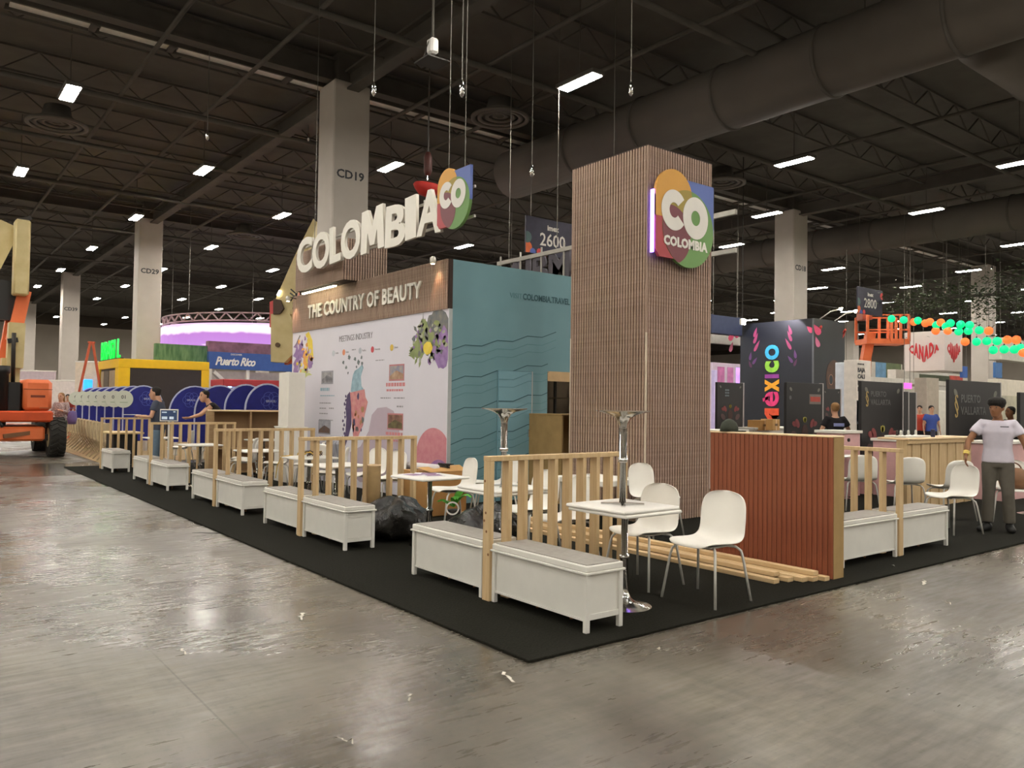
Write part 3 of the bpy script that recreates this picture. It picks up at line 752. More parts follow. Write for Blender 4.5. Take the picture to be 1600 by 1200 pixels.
photo(8.02,7.53,1.85,2.12,mat('frame_pinkred',(186,120,124)),((120,126,158),(176,164,150),(150,108,84),(190,160,130)),0)
photo(8.05,7.54,1.05,1.32,mat('frame_pinkred',(186,120,124)),((96,60,50),(150,110,90),(110,104,60),(80,60,40)),1)
photo(10.66,10.15,1.83,2.08,mat('frame_grey',(150,150,158)),((120,118,120),(170,166,168),(80,80,86),(150,146,150)),2)
photo(10.75,10.22,.88,1.15,mat('frame_grey',(150,150,158)),((140,140,150),(180,180,188),(110,80,60),(90,80,80)),3)
R_=random.Random(21)
for (y,z,w_,m_,h) in [(8.12,1.76,.62,mat('ink_red',(206,130,134)),.06),(8.1,1.68,.55,mat('ink_red',(206,130,134)),.035),(8.3,1.56,.34,mat('ink_grey',(150,148,154)),.02),(7.85,1.56,.34,mat('ink_grey',(150,148,154)),.02),(7.75,1.42,.2,mat('ink_grey',(150,148,154)),.025),
   (10.7,1.70,.4,mat('ink_blue',(150,180,196)),.06),(10.7,1.6,.62,mat('ink_blue',(150,180,196)),.02),(10.72,1.46,.5,mat('ink_grey',(150,148,154)),.02),(10.72,1.36,.3,mat('ink_grey',(150,148,154)),.02),(10.3,1.36,.2,mat('ink_grey',(150,148,154)),.025),(10.72,1.26,.36,mat('ink_grey',(150,148,154)),.02),(10.72,1.14,.6,mat('ink_grey',(150,148,154)),.02),
   (8.1,.96,.55,mat('ink_red',(206,130,134)),.05),(8.05,.86,.5,mat('ink_red',(206,130,134)),.03),(8.0,.72,.5,mat('ink_grey',(150,148,154)),.02),(10.7,.78,.4,mat('ink_red',(206,130,134)),.05),(10.7,.66,.4,mat('ink_grey',(150,148,154)),.02),(9.4,2.42,.15,mat('ink_grey',(150,148,154)),.02),(8.5,2.2,.3,mat('ink_grey',(150,148,154)),.015)]:
    # short words of small print, each a row of little dashes
    x=y
    while x>y-w_:
        l=R_.uniform(.04,.1); pr('print_word',[(x,z),(max(x-l,y-w_),z),(max(x-l,y-w_),z+h),(x,z+h)],m_,.002); x-=l+.02
# big pink disc at the lower right and fruit at the upper corners
q=[p for p in circ(6.62,.62,.52,40,ry=.5)]; q=[(max(a,6.262),b) for a,b in q]
pr('print_disc',q,MC('disc_pink',(196,120,132),(206,140,148)),.002)
q2=[(max(a,6.262),b) for a,b in circ(6.45,.2,.42,30,ry=.45)]; pr('print_disc',q2,MC('disc_purple',(160,116,160),(140,96,150)),.003)
gl=MC('fruit_green',(120,136,84),(150,160,104)); gp_=MC('fruit_purple',(128,96,152),(160,130,180)); gdk=MC('fruit_slate',(92,98,106),(126,124,112)); gy=MC('fruit_yellow',(226,196,40),(234,212,90)); gor=MC('fruit_orange',(226,150,84),(238,180,70))
cl=lambda P:[(min(max(a,6.264),12.09),min(b,2.895)) for a,b in P]
pr('fruit_print',cl(blob(6.55,2.6,.34,1,26,.12,ry=.34)),gdk,.002); pr('fruit_print',cl(blob(6.42,2.33,.28,2,26,.3,ry=.26)),gp_,.003)
pr('fruit_print',cl(blob(6.95,2.48,.26,3,30,.35,ry=.24)),gl,.0035); pr('fruit_print',cl(blob(7.18,2.3,.2,4,30,.4,ry=.12)),gl,.003); pr('fruit_print',[(7.02,2.55),(6.98,2.9),(6.93,2.55)],gdk,.003)
pr('fruit_print',cl(blob(6.82,2.34,.13,5,20,.06,ry=.10)),gy,.005)
for k in range(14):
    R_=random.Random(k); a=R_.uniform(0,2*PI); y,z=6.95+.3*math.cos(a),2.42+.24*math.sin(a); pr('leaf_print',cl([(y,z),(y+.1*math.cos(a+.3),z+.09*math.sin(a+.3)),(y+.16*math.cos(a),z+.15*math.sin(a)),(y+.1*math.cos(a-.3),z+.09*math.sin(a-.3))]),(gl,gdk)[k%2],.003)
R_=random.Random(31)
for k in range(60):
    a=R_.uniform(0,2*PI); q=R_.random()**.5; y,z=6.80+.50*q*math.cos(a),2.46+.34*q*math.sin(a)
    pr('leaf_print',cl(blob(y,z,R_.uniform(.03,.07),k,7,.45,ry=R_.uniform(.02,.06))),(gl,gdk,gp_,MC('fruit_pale',(176,176,150),(150,160,140)),gdk)[k%5],.0042)
for k in range(34):
    a=R_.uniform(0,2*PI); q=R_.random()**.5; y,z=11.5+.45*q*math.cos(a),2.42+.36*q*math.sin(a)
    pr('leaf_print',cl(blob(y,z,R_.uniform(.03,.07),k+70,7,.45,ry=R_.uniform(.02,.07))),(gor,gp_,MC('fruit_pale2',(216,206,216),(190,170,200)),gy)[k%4],.0042)
pr('fruit_print',cl([(11.45,2.84),(11.3,2.88),(11.12,2.7),(11.06,2.4),(11.15,2.3),(11.3,2.45),(11.36,2.7)]),gy,.003)
pr('fruit_print',cl(blob(11.35,2.35,.2,7,24,.4,ry=.26)),gor,.0025); pr('fruit_print',cl(blob(11.75,2.5,.28,8,26,.45,ry=.22)),gp_,.002); pr('fruit_print',cl(blob(11.2,2.28,.12,9,20,.1,ry=.14)),gp_,.004)
pr('fruit_print',cl(blob(11.85,2.2,.14,11,20,.5,ry=.2)),gp_,.003); pr('fruit_print',cl([(12.0,2.6),(11.95,2.62),(11.7,2.82),(11.74,2.84)]),gdk,.003); pr('fruit_print',cl(blob(11.5,2.05,.3,12,26,.4,ry=.1)),MC('fruit_lime',(206,208,150),(190,196,120)),.002)

# wooden fascia over the mural
FA=thing('wood_fascia','walnut slatted fascia lettered THE COUNTRY OF BEAUTY above the white mural','fascia',(3.5,6.25,2.918))
MB().box((.0,.0,0),(.06,WL,.745)).build('backing',SLATB,FA)
cladding(WL,.745,.05,.030,.028,frame((0,WL,0),(0,-1,0),(0,0,1)),FA)
LWH=mat('letter_white',(228,224,212),.5,var=.02)
text('lettering','THE COUNTRY OF BEAUTY',.265,LWH,FA,frame((-.028,WL-.86,.235),(0,-1,0),(0,0,1)),depth=.03,bold=.03,xs=.905,space=1.05)
# spot lamps washing the fascia
def spot(x,y,z,label,power,size,rgb=(1,.82,.55),aim=(0,0,-1)):
    t=thing('spot_lamp',label,'lamp',(x,y,z))
    MB().lathe([(.025,-.06),(.045,-.05),(.045,.03),(.02,.05)],12).build('lamp_head',WHITE,t,True)
    MB().lathe([(.03,-.064),(.03,-.061)],12).build('lens',mat('spot_lens',(255,238,200),emit=30,var=0),t)
    l=bpy.data.lights.new('spot','SPOT'); l.energy=power; l.color=rgb; l.spot_size=math.radians(size); l.spot_blend=.6; l.shadow_soft_size=.04
    o=bpy.data.objects.new('light',l); col.objects.link(o); o.parent=t; o.location=(0,0,-.08)
    o.rotation_euler=Vector(aim).to_track_quat('-Z','Y').to_euler(); return t
# slatted box above the fascia, standing proud of it
BX=thing('clad_box','walnut slatted box standing proud over the left end of the fascia','box',(3.2,9.17,3.66))
MB().box((.02,.02,0),(.85,2.12,.74)).build('core',SLATB,BX)
cladding(2.15,.74,.05,.032,.024,frame((.02,2.15,0),(0,-1,0),(0,0,1)),BX); cladding(.87,.74,.05,.032,.024,frame((.0,.02,0),(1,0,0),(0,0,1)),BX)
t=thing('light_bar','white light bar under the slatted box, washing the left of the fascia','lamp',(3.33,9.75,3.615))
MB().box((-.03,0,.02),(.03,1.5,.045)).build('housing',WHITE,t); MB().box((-.022,.02,.0),(.022,1.48,.02)).build('light_strip',mat('bar_glow',(255,244,205),emit=16,var=0),t); MB().box((-.01,.7,.045),(.01,.8,.06)).build('clip',DMET,t)
t=spot(3.30,11.9,3.60,'small lamp at the left end of the fascia',12,80,(1,.6,.4),(.4,0,-1)); MB().tube([(0,0,.04),(.21,0,.0)],.01,6).build('arm',DMET,t)
t=spot(3.36,6.50,3.66,'small warm lamp over the right end of the fascia',12,70,(1,.6,.35),(.35,-.05,-1)); MB().tube([(0,0,.05),(.16,0,.02)],.01,6).build('arm',DMET,t)

# ------------------------------------------------------------------ hanging letter sign
LS=thing('hanging_letter_sign','big white COLOMBIA letters hanging over the fascia with the round logo','sign',(3.0,10.65,3.86))
word='COLOMBIA'; adv=[.70,.72,.44,.72,.80,.62,.32,.66]; x=0.0; scale=5.0/sum(adv)
FRM=mat('sign_frame',(190,186,176),.5)
LD=mat('letter_return',(206,200,188),.5,var=.02)
for ch_,a_ in zip(word,adv):
    wdt=a_*scale
    me=textmesh(ch_,.62,.05,bold=(0 if ch_=='M' else .045),res=4)
    if ch_=='M':
        mb=MB(); mb.prism([(x_*.8,y_*.94-.02) for x_,y_ in [(0,0),(.06,.73),(.33,.73),(.5,.42),(.67,.73),(.94,.73),(1,0),(.74,0),(.70,.34),(.59,.10),(.41,.10),(.30,.34),(.26,0)]],0,.05)
        me=bpy.data.meshes.new('letter'); me.from_pydata(mb.v,[],mb.f); me.update()
    xs_=[v.co.x for v in me.vertices]; cx=(min(xs_)+max(xs_))/2; f=(wdt*.985)/(max(xs_)-min(xs_))
    for v in me.vertices: v.co.x=(v.co.x-cx)*f
    me.materials.clear(); me.materials.append(LWH); me.materials.append(LD)
    for p_ in me.polygons:
        if abs(p_.normal.z)<.5: p_.material_index=1
    me.name='letter'; rt=math.radians((2,-2,3,-2,2,-3,2,-2)[word.index(ch_)] if ch_!='O' else (2 if x<2 else -3)); link('letter',me,LS,frame((0,-(x+wdt/2),.06+.02*math.sin(x*5)),(0,-1,0),(0,0,1))@Matrix.Rotation(rt,4,'Z')); x+=wdt
for z in (.16,.56):
    MB().bar((.10,.0,z),(.10,-5.6,z),.03,.035).build('frame_rail',FRM,LS)
for k in range(8): MB().bar((.10,-.35-k*.66,.1),(.10,-.35-k*.66,.62),.02,.02).build('frame_upright',FRM,LS)
LG2=frame((0.0,-4.95,.0),(0,-1,0),(0,0,1))
RS=thing('hanging_round_logo','round colourful CO logo hanging at the right end of the big letters','sign',(2.96,10.65,3.86))
logo(RS,LG2,.66,.05,False)
for k,(y,lb) in enumerate(((10.2,'left'),(5.3,'right'))):
    t=thing('hoist_wire','thin wire holding the %s end of the hanging letter sign'%lb,'wire',(3.1,y,4.5)); MB().tube([(0,0,0),(0,0,ZC-4.5)],.006,5).build('cable',mat('steel_wire',(112,108,100)),t)
t=thing('hoist_wire','second wire beside the round logo on the letter sign','wire',(3.1,5.7,4.5)); MB().tube([(0,0,0),(0,0,ZC-4.5)],.006,5).build('cable',mat('steel_wire',(112,108,100)),t)
p=at(668,296,17); t=thing('chain_bag','red chain bag hanging on a hoist behind the letter A','bag',tuple(p))
MB().loft([(0,0,-.16),(0,0,-.12),(0,0,0),(0,0,.08),(0,0,.12)],[(.06,.05),(.2,.14),(.3,.2),(.34,.2),(.3,.16)],14).build('bag_body',mat('red_cloth',(190,44,34),.7,bump=.6,scale=9),t,True)
MB().tube([(0,0,.2),(0,0,ZC-p.z)],.02,6).build('chain',CHROME,t); MB().lathe([(.06,.3),(.09,.4),(.09,.7),(.05,.8)],10).build('hoist',mat('hoist_dark',(80,40,34)),t,True)

# second letter sign seen from behind, over the teal wall
p0=onx(778,413,7.6); BS=thing('rear_letter_sign','white framed letter sign seen from behind over the teal wall','sign',(7.6,p0.y,0))
L2=p0.y-4.2
zt=onx(830,401,7.6).z; zb=zt-.62
MB().bar((0,0,zt),(0,-L2,zt),.06,.08).build('frame_rail',FRM,BS); MB().bar((0,0,zb),(0,-L2,zb),.06,.07).build('frame_rail',FRM,BS)
for k in range(9): MB().bar((0,-.1-k*L2/9,zb-.1),(0,-.1-k*L2/9,zt+.15),.03,.03).build('frame_upright',FRM,BS)
text('letter_backs','AIBMOLOC',.62,mat('letter_back',(88,84,92),.6),BS,frame((.06,-.3,zb+.03),(0,-1,0),(0,0,1)),depth=.05,bold=.03,xs=1.1)
for k in range(3): MB().tube([(0,-.4-k*1.6,zt),(0,-.4-k*1.6,ZC-.03)],.008,5).build('cable',mat('steel_wire',(112,108,100)),BS)

# ------------------------------------------------------------------ things around the tables
def soft(mb,vox=.02,sm=2,name='m'):
    o=mb.build(name,WHITE); r=o.modifiers.new('r','REMESH'); r.mode='VOXEL'; r.voxel_size=vox; r.use_smooth_shade=True
    if sm: s=o.modifiers.new('s','SMOOTH'); s.iterations=sm; s.factor=.5
    me=bpy.data.meshes.new_from_object(o.evaluated_get(bpy.context.evaluated_depsgraph_get())); bpy.data.objects.remove(o); me.shade_smooth(); return me
BAGM=mat('bin_bag',(26,25,23),.25,rgb2=(40,38,35),scale=14,bump=3.0,stretch=(1,1,.6))
def bag(x,y,rx,ry,h,seed,label):
    R_=random.Random(seed); n,k=30,16; mb=MB(); mb.sphere((0,0,h*.45),(rx,ry,h*.5),n,k)
    vs_=[]
    for v in mb.v:
        a=math.atan2(v[1],v[0]); q=1+.10*math.sin(5*a+seed+v[2]*13)+.07*math.sin(11*a+v[2]*22)+R_.uniform(-.03,.03)
        vs_.append((v[0]*q,v[1]*q,max(0.0,v[2]+.05*math.sin(3*a+seed)*(v[2]>h*.3)+R_.uniform(-.012,.012))))
    mb.v=vs_
    t=thing('bin_bag',label,'bag',(x,y,.02)); mb.build('sack',BAGM,t,True); return t
bag(1.44,4.10,.36,.42,.44,1,'big black bin bag lying behind the bench beside the brown tube')
bag(1.84,3.08,.42,.33,.40,4,'black bin bag on the floor behind the nearest pair of benches')
bag(2.5,3.75,.35,.3,.32,6,'smaller black bag beyond the paper table')
t=thing('cardboard_tube','upright brown cardboard tube beside the black bag and white bench','tube',(1.46,4.66,.02))
mb=MB(); mb.lathe([(.076,0),(.076,.76),(.066,.76),(.066,.02)],24); mb.build('tube_wall',mat('tube_kraft',(128,104,66),.8,stretch=(1,1,3)),t,True)
MB().lathe([(.079,.755),(.079,.768),(.066,.768),(.066,.755)],24).build('rim',CREAM,t)
t=thing('cardboard_box','wide brown cardboard box in front of the pink disc of the mural','box',(2.90,5.62,.02),.05)
MB().bev((-.3,-.33,0),(.3,.33,.58),.01).build('carton',mat('carton',(170,126,72),.8,bump=.1),t)
mb=MB(); mb.add([(-.3,-.33,.585),(.3,-.33,.585),(.38,-.05,.64),(-.34,-.05,.63)],[(0,1,2,3),(3,2,1,0)]); mb.build('flap',mat('carton_light',(206,160,100),.8),t)
t=thing('paper_roll','white paper roll lying on the cardboard box','roll',(2.83,5.70,.64),.05)
MB().tube([(-.02,-.25,0),(-.1,.42,.0)],.05,16).build('roll_body',PAPER,t,True)
t=thing('wire_bundle','dark wire bundle lying beside the paper roll on the box','wires',(2.98,5.48,.62))
mb=MB(); R_=random.Random(2)
for k in range(5): mb.tube([(R_.uniform(-.1,.1),R_.uniform(-.15,.15),.02+R_.uniform(0,.05)) for _ in range(5)],.008,5)
mb.build('wires',DMET,t)
t=thing('green_plant','green leaf plant in a white wire ring beside the black bag','plant',(1.70,3.35,.42))
mb=MB()
GLF=mat('leaf_green',(66,150,40),.5,rgb2=(96,180,60))
for a,l,h in ((.3,.16,.16),(1.6,.2,.05),(2.9,.18,.08),(4.3,.14,.12),(5.3,.2,.14)):
    pts=[]; d=Vector((math.cos(a),math.sin(a),0)); s=Vector((-d.y,d.x,0)); q=MB()
    vv=[(0,0,0)]
    for i in range(1,6):
        f=i/5; c=d*l*f+Vector((0,0,h*math.sin(f*PI*.7))); w_=.045*math.sin(f*PI*.95)+.004; vv+=[c+s*w_,c-s*w_+Vector((0,0,-.002)),c+Vector((0,0,.012))]
    fs=[(0,1,3),(0,3,2)]
    for i in range(4):
        b=1+3*i; fs+=[(b,b+3,b+5,b+2),(b+2,b+5,b+4,b+1)]
    q.add(vv,fs); q.build('leaf',GLF,t)
mb=MB(); arcring(mb,0,0,.055,.07,0,2*PI,-.006,.006,20); mb.build('wire_ring',WHITE,t,M=frame((-.05,-.05,.0),(.8,-.6,0),(0,0,1)))
MB().lathe([(.05,-.4),(.07,-.2),(.07,-.02),(.06,-.02)],14).build('pot',DMET,t)
# tangled wires
t=thing('wire_tangle','tangle of brown and yellow wires on the table behind the second post','wires',(1.62,6.85,.744)); R_=random.Random(11)
for k,(c_,n_) in enumerate((((70,50,36),5),((196,160,60),3),((40,36,34),4))):
    mb=MB()
    for _ in range(n_):
        a0=R_.uniform(0,6.3); cx,cy=R_.uniform(-.12,.12),R_.uniform(-.12,.12); r=R_.uniform(.05,.12); mb.tube([(cx+r*math.cos(a0+i*.7),cy+r*math.sin(a0+i*.7)*.8,.012+.06*abs(math.sin(i*.8+k))) for i in range(9)],.007,5)
    if k==1: mb.tube([(-.2,.1,.02),(-.32,.2,.0),(-.36,.24,-.12),(-.38,.25,-.3)],.007,5)
    mb.build('wire_loop',mat('wire_%d'%k,c_,.6),t)
t=thing('garment','grey and white striped cloth hung over the chair beside the map','cloth',(2.66,8.36,.60),.5)
MB().loft([(0,-.02,.26),(.02,-.02,.22),(.06,0,0),(.08,0,-.18)],[(.04,.14),(.04,.17),(.03,.16),(.03,.12)],12).build('cloth_fold',mat('cloth_stripe',(176,176,182),.9,rgb2=(110,112,122),scale=3,stretch=(1,12,1)),t,True)
# white plinth at the left end of the mural
t=thing('plinth','tall white plinth with a wider foot at the left end of the mural','plinth',(2.95,10.75,.018))
MB().bev((-.16,-.24,1.02),(.16,.24,2.03),.006).build('upper_box',WHITE,t); MB().bev((-.2,-.3,0),(.2,.3,1.0),.006).build('lower_box',WHITE,t); MB().bev((-.21,-.31,1.0),(.21,.31,1.02),.003).build('cap_board',WHITE,t)
# plywood shelf unit
t=thing('plywood_shelves','open plywood shelf unit behind the fourth railing, backed by blue panels','shelf',(2.14,12.80,.018),-.25)
for x in (0,.72,1.4,2.0): MB().box((x,0,0),(x+.03,.36,1.27)).build('upright',PLY,t)
MB().bev((-.1,-.03,1.27),(2.03,.39,1.30),.003).build('top_board',CREAM,t); MB().box((-.12,-.02,0),(.0,.38,1.27)).build('end_panel',PLY,t)
MB().box((0,.36,0),(2.03,.375,1.27)).build('back_panel',mat('ply_back',(150,122,90),.8),t)
for z in (.5,.02): MB().box((.03,.02,z),(2.0,.36,z+.02)).build('shelf_board',PLY,t)
t=thing('screen_tablet','small dark tablet sign on a stand beside the man in jeans','sign',tuple(at(263,700,15.0))[:2]+(0.02,),-.6)
MB().bev((-.17,-.01,1.08),(.17,.01,1.31),.006).build('bezel',WHITE,t); MB().box((-.15,-.013,1.10),(.15,-.01,1.29)).build('display',mat('tablet_screen',(44,62,92),.3,emit=.4),t)
for x,z,w_,h_ in ((-.13,1.24,.09,.02),(-.13,1.12,.1,.05),(.01,1.12,.08,.05),(.08,1.25,.04,.02)): MB().box((x,-.015,z),(x+w_,-.013,z+h_)).build('print',mat('tablet_print',(200,214,226),.4,emit=.3),t)
MB().bar((0,.01,0),(0,.01,1.08),.03,.03).build('stand_post',LEGM,t); MB().box((-.15,-.12,0),(.15,.14,.02)).build('stand_base',LEGM,t)
# litter on the concrete
lit=mat('litter_white',(216,210,196),.6)
for k,(px,py,w_,r,lb,nm) in enumerate(((792,1060,.13,.5,'crumpled strip of clear wrap on the concrete below the carpet corner','plastic_strip'),(640,1092,.07,.2,'white scrap of paper in the middle foreground','paper_scrap'),
        (538,1160,.08,1.2,'torn white scrap at the bottom centre of the floor','paper_scrap'),(1478,943,.08,.2,'folded white scrap on the concrete at the right','paper_scrap'),(472,965,.11,.1,'pale strip on the concrete left of the carpet','plastic_strip'),
        (1029,1017,.03,0,'tiny white scrap right of the carpet corner','paper_scrap'),(1396,888,.03,0,'tiny white scrap on the carpet before the right bench','paper_scrap'),(286,1020,.08,.8,'small pale scrap on the left of the floor','paper_scrap'),(1445,912,.14,-.5,'thin white strip at the carpet edge before the right bench','plastic_strip'))):
    p=gp(px,py,0); R_=random.Random(k); mb=MB(); vv=[]
    n_=7
    for i in range(n_):
        f=i/(n_-1)-.5; c=Vector((f*w_*1.3,.012*math.sin(i*2.1+k),.003+.012*abs(math.sin(i*1.7)))); vv+=[c+Vector((0,w_*.10*(.4+R_.random()),R_.uniform(0,.008))),c-Vector((0,w_*.09*(.3+R_.random()),0))]
    mb.add(vv,[(2*i,2*i+1,2*i+3,2*i+2) for i in range(n_-1)])
    o=mb.build(nm,lit); o.location=(p.x,p.y,.019 if k==6 else .001); o.rotation_euler=(0,0,r+.9); tag(o,lb,'litter')
t=gp(330,833,0); o=MB().prism(blob(0,0,.2,5,18,.3,ry=.03),0,.004).build('tape_strip',DMET); o.location=(t.x,t.y,0); o.rotation_euler=(0,0,-.7); tag(o,'dark strip of tape on the concrete near the left aisle','litter')

# ------------------------------------------------------------------ blue and yellow stand, far left
YB=thing('yellow_block','yellow framed block with a black screen, far left','booth',(3.30,27.25,.014))
W_,Dp,Hh=3.15,3.6,2.95
MB().box((.06,.06,0),(W_-.06,Dp-.06,Hh-.06)).build('core',mat('block_core',(60,50,42),.7),YB)
MB().bev((0,0,Hh-.32),(W_,Dp,Hh),.01).build('top_band',YEL,YB)
for a,b in (((0,0,0),(.38,.1,Hh-.32)),((W_-.28,0,0),(W_,.3,Hh-.32)),((0,.1,0),(.1,.55,Hh-.32)),((0,Dp-.3,0),(.1,Dp,Hh-.32))): MB().box(a,b).build('post',YEL,YB)
MB().box((.38,.04,.9),(W_-.28,.06,Hh-.32)).build('video_screen',mat('screen_off',(46,38,32),.5),YB)
for a,b,m_ in ((.6,1.7,mat('beige_panel',(160,140,112),.7)),(1.8,2.6,mat('brown_panel',(92,80,64),.7)),(2.7,3.2,mat('beige_panel',(160,140,112),.7))): MB().box((.03,a,.3),(.06,b,Hh-.4)).build('side_panel',m_,YB)
GS=thing('green_letter_sign','glowing green BRASIL letters on top of the yellow block','sign',(3.30,27.25,2.97))
GE=mat('led_green',(0,226,70),emit=.85,var=0)
for k,c in enumerate('BRASIL'):
    me=textmesh(c,.74,.05,bold=.01); me.materials.clear(); me.materials.append(GE); me.name='letter'
    link('letter',me,GS,frame((.1,3.5-k*.56,.03),(0,-1,0),(0,0,1)))
MB().box((.02,.2,-.01),(.2,3.55,.03)).build('base_rail',DMET,GS)
# arched blue panels with numbered discs
DISC=mat('disc_white',(206,212,196),.6,var=.03); EDG=mat('arch_edge',(190,196,222),.5)
def arch(x,y,label,num=None,wd=1.1,rz=0,side=-1,h=1.86):
    t=thing('arched_panel',label,'panel',(x,y,.014),rz,'blue arched panels')
    r=wd/2; prof=[(0,.35),(wd,.35),(wd,h-r*1.15)]+[(r+r*math.cos(a),h-r*1.15+r*1.15*math.sin(a)) for a in [PI*i/16 for i in range(1,16)]]+[(0,h-r*1.15)]
    M=frame((0,0,0),(1,0,0),(0,0,1)); MB().prism(prof,-.03,.03).build('board',BLUE,t,M=M)
    mb=MB(); pts=[(p[0],0,p[1]) for p in prof[2:]]+[(0,0,.35)]
    for a,b in zip(pts[:-1],pts[1:]): mb.bar(a,b,.07,.025,up=(0,1,0))
    mb.build('edge_band',EDG,t)
    for xx in (.15,wd-.15): MB().box((xx-.03,-.15,0),(xx+.03,.15,.35)).build('foot',WHITE,t)
    if num is not None:
        d=MB().lathe([(.24,-.015),(.24,.015)],28,ax='y').build('number_disc',DISC,t); d.location=((0 if side<0 else wd)+side*.02,-.06,1.50)
        text('number',num,.10,INK,d,frame((0,-.017,.01),(1,0,0),(0,0,1)),depth=.003,align='CENTER',bold=.02)
        MB().box((-.1,-.018,-.1),(.1,-.016,-.085)).build('print_line',mat('disc_print',(130,160,120)),d)
    return t
for k in range(7):
    arch(2.05,20.3+1.2*k,'blue arched panel with a white number disc, %s in the row behind the tan chairs'%('first','second','third','fourth','fifth','sixth','last')[k],('01','01','02','03','04','05','06')[k],1.0)
t=arch(1,1,'x')
for c in list(t.children): bpy.data.objects.remove(c)
bpy.data.objects.remove(t)
BR=mat('logo_line',(90,104,190),.5)
def flower(parent,x,z,y=-.035,s=.24):
    mb=MB()
    for k in range(6): a=k*PI/3; arcring(mb,x+s*.5*math.cos(a),z+s*.42*math.sin(a),s*.44,s*.48,0,2*PI,0,.002,16)
    mb.build('emblem',BR,parent,M=frame((0,y,0),(1,0,0),(0,0,1))); text('lettering','BRASIL',.055,mat('emblem_white',(200,206,230)),parent,frame((x,y-.003,z-.03),(1,0,0),(0,0,1)),depth=.002,align='CENTER')
a1=[o for o in bpy.data.objects if o.name.startswith('arched_panel') and 'first' in o.get('label','')][0]; flower(a1,.62,1.52)
for k,(px,d,num,s_,w_) in enumerate(((265,21.5,None,1,1.3),(297,24,None,1,.9),(305,20,None,1,1.2),(338,23,None,1,1.0),(352,18.5,'08',1,.95),(377,21,None,1,.9),(384,17.5,'12',1,.95))):
    p=at(px,650,d); t=arch(p.x,p.y,'blue arched panel beyond the plywood shelves, %s from the left'%('first','second','third','fourth','fifth','sixth','seventh')[k],num,w_,side=1)
    if k in (0,6): flower(t,.55,1.5)
# rows of tan folding chairs in front of the arched panels
TANC=mat('tan_cover',(186,168,134),.85)
fc=thing('folding_chair','tan folding chair in the tight row before the blue panels','chair',(1.3,19,.014),0,'tan folding chairs before the blue panels')
MB().bev((-.02,-.21,.50),(.02,.21,.90),.01).build('backrest',TANC,fc); MB().bev((-.02,-.2,.43),(.36,.2,.47),.01).build('seat',TANC,fc)
for s in (-1,1):
    MB().tube([(-.02,s*.19,.88),(.05,s*.2,.45),(.36,s*.2,0)],.014,6).build('leg',mat('tan_leg',(160,142,112),.5),fc); MB().tube([(.3,s*.18,.44),(-.12,s*.18,0)],.014,6).build('leg',mat('tan_leg',(160,142,112),.5),fc)
for k in range(14):
    o=fc if k==0 else copy_tree(fc); o.location=(1.15+.035*k,17.9+.66*k,.014); o.rotation_euler=(0,0,-.55)
t=thing('side_table','small tan covered table at the far end of the first railing row','table',(1.1,16.6,.014))
MB().bev((-.2,-.6,.70),(.5,.5,.74),.008).build('tabletop',mat('pale_cover',(206,180,134),.7),t); MB().box((-.1,-.4,0),(.4,.4,.7)).build('base_box',BLACK,t)
# orange step ladder
p=ony(143,536,29.0); t=thing('step_ladder','tall orange folding ladder standing before the green letters','ladder',(p.x,p.y,.014)); t.rotation_euler=(0,0,-.17)
LAD=mat('ladder_orange',(190,84,52),.5)
for s,nm in ((-1,'front_rail'),(1,'rear_rail')):
    for q in (-1,1): MB().bar((s*.04,q*.18,p.z),(s*.66,q*.30,0),.05,.08).build(nm,LAD,t)
for k in range(9): z=.3*(k+1); f=1-z/p.z; MB().bar((-(.04+.62*f),-.18-.14*f,z),(-(.04+.62*f),.18+.14*f,z),.08,.025).build('step',LAD,t)
MB().bev((-.12,-.2,p.z-.03),(.12,.2,p.z+.03),.01).build('top_cap',LAD,t)

# ------------------------------------------------------------------ boom lifts
p=Vector((-.9,20.8,0))
BL=thing('boom_lift','orange boom lift with cream arms, parked at the left edge','machine',(p.x,p.y,0)); BL.rotation_euler=(0,0,0)
def wheel(parent,x,y,r=.5,w_=.42):
    mb=MB(); mb.lathe([(r*.5,-w_/2),(r*.93,-w_/2),(r,-w_*.38),(r,w_*.38),(r*.93,w_/2),(r*.5,w_/2)],28,ax='x')
    for k in range(22):
        a=2*PI*k/22
        for s in (-1,1):
            a2=a+(.12 if s>0 else 0); c=Vector((s*w_*.22,r*1.0*math.cos(a2),r*1.0*math.sin(a2))); e=Vector((s*w_*.46,r*1.0*math.cos(a2+.16),r*1.0*math.sin(a2+.16)))
            mb.bar(Vector((0,r*math.cos(a2-.04),r*math.sin(a2-.04))),e,.05,.05,up=(0,math.cos(a2),math.sin(a2)))
    o=mb.build('wheel',RUBBER,parent); o.location=(x,y,r)
    h=MB().lathe([(.02,-w_*.52),(r*.5,-w_*.5),(r*.5,w_*.5),(.02,w_*.52)],20,ax='x').build('wheel_rim',LCREAM,o); return o
for x,y in ((1.27,-.9),(-1.27,-.9),(1.27,1.9),(-1.27,1.9)): wheel(BL,x,y,.5,.36)
MB().bev((-1.0,-1.1,.42),(1.0,2.1,.78),.05).build('chassis',ORANGE,BL)
MB().bar((-1.2,-.9,.5),(1.2,-.9,.5),.16,.16).build('axle',DMET,BL); MB().bar((-1.3,1.7,.5),(1.2,1.7,.5),.16,.16).build('axle',DMET,BL)
MB().bar((.1,-1.15,.55),(.95,-1.0,.66),.1,.1).build('steering_rod',mat('rod_rust',(120,84,56),.5),BL); MB().lathe([(.25,.78),(.25,.92)],20).build('turntable',DMET,BL)
mb=MB(); arcring(mb,-.35,.62,.42,.48,math.radians(20),math.radians(160),0,.05,16); mb.build('hose',BLACK,BL,True,M=frame((0,-1.16,0),(1,0,0),(0,0,1)))
